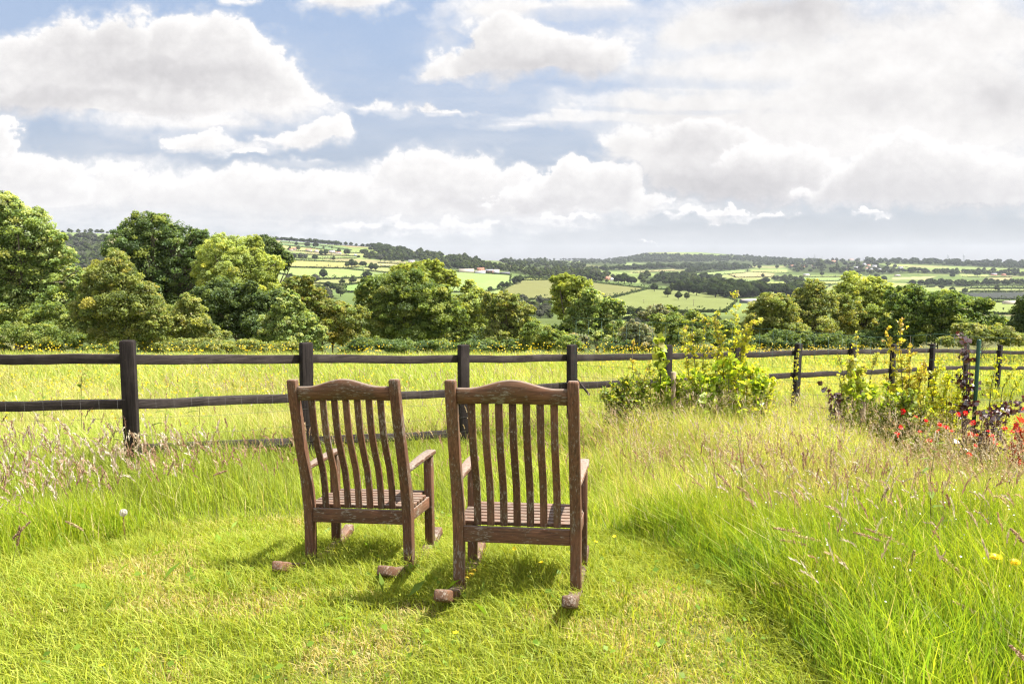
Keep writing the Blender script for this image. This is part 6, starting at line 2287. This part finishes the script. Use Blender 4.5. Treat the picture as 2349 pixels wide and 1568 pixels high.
def house(name, label, px, py, wpx, hpx, wall, roof, cat='house', group=None, depth=.7, rz=0.0, chimney=True, hip=.55, open_front=False, windows=3):
    p = far_point(px, py, 300)
    s = p.y / F
    w, h = wpx * s, hpx * s
    d = w * depth if depth < 2 else depth
    root = empty(name, p, label, cat, group, rz)
    wh = h * (1 - hip * .7)
    b = MB()
    if open_front:
        b.box(-w / 2, -w / 2 + .4, -d / 2, d / 2, -1, wh); b.box(w / 2 - .4, w / 2, -d / 2, d / 2, -1, wh)
        b.box(-w / 2 + .4, w / 2 - .4, d / 2 - .4, d / 2, -1, wh)
        for i in range(1, 4):
            x = -w / 2 + w * i / 4
            b.box(x - .2, x + .2, -d / 2, -d / 2 + .4, -1, wh)
    else:
        b.box(-w / 2, w / 2, -d / 2, d / 2, -1, wh)
        for x in (-w / 2, w / 2 - .3):       # gable triangles
            b.prism([[(x, -d / 2, wh), (x, d / 2, wh), (x, 0, h - .2)], [(x + .3, -d / 2, wh), (x + .3, d / 2, wh), (x + .3, 0, h - .2)]])
    b.build('wall', WALLM[wall], root)
    b = MB()
    o = .35
    t = .22
    b.prism([[(x, -d / 2 - o, wh - .05), (x, 0, h), (x, d / 2 + o, wh - .05), (x, d / 2 + o, wh + t), (x, 0, h + t), (x, -d / 2 - o, wh + t)] for x in (-w / 2 - o, w / 2 + o)])
    rf = b.build('roof', ROOFM[roof], root)
    if chimney:
        b = MB()
        b.box(w * .3, w * .3 + .9, -.5, .5, h - .6, h + 1.3)
        b.build('chimney', WALLM['brick'], rf)
    if windows and not open_front:
        for i in range(windows):
            b = MB()
            x = -w / 2 + w * (i + .5) / windows
            b.box(x - w * .06, x + w * .06, -d / 2 - .04, -d / 2 + .02, wh * .35, wh * .72)
            b.build('window', GLASSM, root)
    return root


def build_buildings():
    GFm = 'farm buildings in the middle distance'
    house('long_barn', 'long cream barn at the left end of the farm in the middle distance', *z4(140, 299), 34, 8, 'cream', 'sheet', 'barn', GFm, .45, R(8), False, .4, windows=0)
    house('farmhouse', 'red brick farmhouse with tiled roof among the barns', *z4(262, 290), 16, 8, 'brick', 'tile', 'house', GFm, .6, R(-5), True)
    house('cattle_shed', 'low grey shed in front of the brick farmhouse', *z4(258, 308), 24, 6, 'grey', 'sheet', 'barn', GFm, .5, R(3), False, .4, windows=0)
    house('open_barn', 'dark open fronted barn beside the grey shed', *z4(335, 306), 17, 9, 'brick', 'slate', 'barn', GFm, .8, R(-4), False, .45, True)
    house('tall_barn', 'tall grey barn at the right end of the farm', *z4(388, 308), 17, 9, 'grey', 'sheet', 'barn', GFm, .8, R(6), False, .4, windows=0)
    house('slurry_store', 'long low blue black store right of the farm', *z4(470, 315), 22, 5, 'black', 'slate', 'barn', GFm, .3, R(-4), False, .25, windows=0)
    house('farm_cottage', 'pale roofed cottage in the trees right of the farm', *z4(508, 266), 9, 5, 'cream', 'sheet', 'house', GFm, .6)
    house('white_gable_house', 'bright white gable shed between dark trees', *z4(1387, 370), 9, 6, 'white', 'white', 'house', None, .7, R(20), False, .5, windows=0)
    house('brick_house', 'brown brick house beside the white gable shed', *z4(1345, 362), 12, 8, 'brick', 'tile', 'house', None, .6)
    house('cottage', 'little white cottage left of the brown brick house', *z4(1262, 362), 6, 5, 'white', 'slate', 'house', None, .6)
    house('cottage', 'white house peeping out above the straw field', *z3(1605, 448), 14, 7, 'cream', 'slate', 'house', None, .6)
    house('cottage', 'red roofed cottage in the wood left of the farm', *z3(2088, 415), 8, 4, 'brick', 'tile', 'house', None, .6)
    GH = 'cottages on the left hillside'
    house('cottage', 'leftmost cream cottage of the hillside hamlet', *z3(190, 305), 8, 5, 'cream', 'tile', 'house', GH)
    house('cottage', 'pink cottage next to the leftmost one', *z3(226, 303), 8, 7, 'cream', 'tile', 'house', GH, rz=R(40))
    house('farmhouse', 'largest red roofed house of the hillside hamlet', *z3(395, 315), 13, 7, 'cream', 'tile', 'house', GH)
    house('cottage', 'low cream house right of the largest red roof', *z3(490, 325), 9, 6, 'cream', 'sheet', 'house', GH, rz=R(-20))
    house('cottage', 'grey pink farm building right of the two dark trees', *z3(670, 332), 13, 6, 'cream', 'slate', 'house', GH)
    house('cottage', 'small shed at the right end of the hamlet', *z3(740, 338), 14, 4, 'grey', 'tile', 'house', GH)
    house('cottage', 'lone dark barn in the strip field', *z3(942, 362), 6, 4, 'grey', 'slate', 'barn', GH)
    house('dutch_barn', 'dark barn with pale roof in the trees below the pasture wood', *z5(350, 475), 36, 9, 'black', 'sheet', 'barn', None, .5, R(10), False, .5, windows=0)
    house('shed', 'small grey shed right of the dark barn', *z5(487, 475), 8, 6, 'grey', 'sheet', 'barn', None, .6, R(10), False, .4, windows=0)
    house('glasshouse', 'pale low roof near the right edge beyond the dark ploughed land', *z5(2255, 482), 34, 7, 'cream', 'sheet', 'barn', None, .4, 0, False, .4, windows=0)
    GV = 'houses of the far village'
    V = [((665, 215), 11, 5, 'cream', 'tile'), ((745, 215), 10, 5, 'brick', 'tile'), ((815, 215), 8, 5, 'cream', 'tile'), ((770, 278), 16, 5, 'cream', 'slate'), ((1065, 240), 12, 6, 'cream', 'tile'), ((1135, 230), 14, 6, 'white', 'slate'),
         ((1190, 205), 10, 6, 'white', 'slate'), ((1225, 215), 9, 6, 'cream', 'tile'), ((1265, 222), 12, 7, 'white', 'slate'), ((1240, 240), 9, 5, 'cream', 'slate'), ((1300, 240), 9, 5, 'white', 'slate'), ((1340, 248), 9, 5, 'grey', 'slate'),
         ((1455, 232), 12, 6, 'white', 'slate'), ((1430, 282), 16, 4, 'cream', 'sheet'), ((1580, 243), 8, 4, 'cream', 'slate'), ((1095, 168), 14, 4, 'white', 'tile'), ((965, 185), 14, 6, 'brick', 'tile'), ((1780, 248), 8, 4, 'white', 'slate'),
         ((2130, 275), 14, 5, 'brick', 'slate'), ((2200, 278), 13, 5, 'brick', 'tile'), ((1800, 340), 12, 4, 'grey', 'slate'), ((790, 175), 7, 4, 'white', 'slate'), ((1530, 160), 8, 4, 'white', 'slate'), ((1210, 232), 8, 5, 'white', 'tile')]
    lbs = ['red roofed house at the left end of the far village', 'brick house right of the leftmost village roof', 'third house of the far village from its left end', 'long pale roof below the far village', 'cream house in the middle of the far village',
           'long white house in the middle of the far village', 'white house high in the far village', 'tile roofed house in the densest part of the village', 'tallest white house of the far village', 'cream house under the tallest white one',
           'white house right of the tallest one', 'grey house at the right end of the village core', 'white house apart at the right of the village', 'long low shed right below the village', 'small pale house in the woods right of the village',
           'white house on the skyline over the village', 'brick house on the village green slope', 'tiny white house in the far right woods', 'brick house in the far right fields', 'tile roofed house in the far right fields',
           'grey shed among trees before the dark ploughed land', 'tiny white house left on the village skyline', 'tiny white house on the wooded skyline', 'tile roofed white house under the village trees']
    for (p, w, h, wl, rf), lb in zip(V, lbs):
        house('village_house', lb, *z5(*p), w * .8, h, wl, rf, 'house', GV, .6, R(random.uniform(-40, 40)), False, windows=2)
    # poles
    for (p, hp, lb) in ((z3(628, 500), 11, 'thin power pole in the tan field'), (z4(465, 478), 13, 'pole with a red top at the edge of the ploughed field'), (z4(1427, 585), 11, 'power pole at the left of the pasture'), (z4(1655, 560), 9, 'power pole in the middle of the pasture'),
                        (z4(2080, 585), 16, 'power pole at the right of the pasture')):
        q = far_point(*p, 300)
        s = q.y / F
        root = empty('power_pole', q, lb, 'pole', 'power poles across the valley')
        b = MB(); b.tube([(0, 0, -1), (0, 0, hp * s)], [.22, .16], 6)
        b.build('pole', TIMB, root)
        b = MB(); b.box(-1.1, 1.1, -.08, .08, hp * s - .8, hp * s - .6)
        b.build('crossarm', TIMB, root)
    # pylons on the right skyline
    for (p, hp, lb) in ((z5(1797, 165), 17, 'tallest pylon on the skyline, left one of a pair'), (z5(1912, 168), 17, 'right pylon of the pair on the skyline'), (z5(2247, 172), 11, 'pylon near the right edge of the skyline'), (z5(1521, 150), 10, 'small pylon over the wooded skyline'),
                        (z5(832, 155), 13, 'pylon above the village skyline'), (z5(784, 155), 11, 'left faint pylon above the village skyline'), (z5(885, 155), 10, 'right faint pylon above the village skyline'), (z5(1184, 150), 9, 'faint pylon right of the village skyline tree')):
        q = far_point(p[0], p[1] + 2, 3000)
        s = q.y / F
        H = hp * s
        root = empty('pylon', q, lb, 'pylon', 'pylons on the skyline')
        b = MB()
        r = H * .013
        w = H * .11
        for sx in (-1, 1):
            for sy in (-1, 1):
                b.tube([(sx * w, sy * w, -2), (sx * w * .35, sy * w * .35, H * .62), (0, 0, H)], r, 4)
        for k in range(5):
            z0, z1 = H * .62 * k / 5, H * .62 * (k + 1) / 5
            w0, w1 = w * (1 - .65 * k / 5), w * (1 - .65 * (k + 1) / 5)
            for sy in (-1, 1):
                b.tube([(-w0, sy * w0, z0), (w1, sy * w1, z1)], r * .6, 3)
                b.tube([(w0, sy * w0, z0), (-w1, sy * w1, z1)], r * .6, 3)
        b.build('tower', STEEL, root)
        for z, aw in ((.66, .17), (.78, .22), (.90, .14)):
            b = MB()
            b.tube([(-aw * H, 0, z * H), (0, 0, z * H + H * .025), (aw * H, 0, z * H)], r * .9, 4)
            b.tube([(-aw * H, 0, z * H), (aw * H, 0, z * H)], r * .7, 4)
            b.build('crossarm', STEEL, root)


build_buildings()


# ------------------------------------------------------------------ air
def build_haze():
    b = MB()
    b.box(-9500, 9500, -40, 9300, -140, 210)
    m, nt, out = new_mat('valley_air')
    v = nt.nodes.new('ShaderNodeVolumePrincipled')
    v.inputs['Color'].default_value = (.84, .90, 1.0, 1)
    v.inputs['Density'].default_value = 0.000035
    v.inputs['Anisotropy'].default_value = 0.0
    nt.links.new(v.outputs[0], out.inputs['Volume'])
    o = b.build('haze', m)
    tag(o, 'thin summer haze filling the valley', 'haze', kind='stuff')


build_haze()
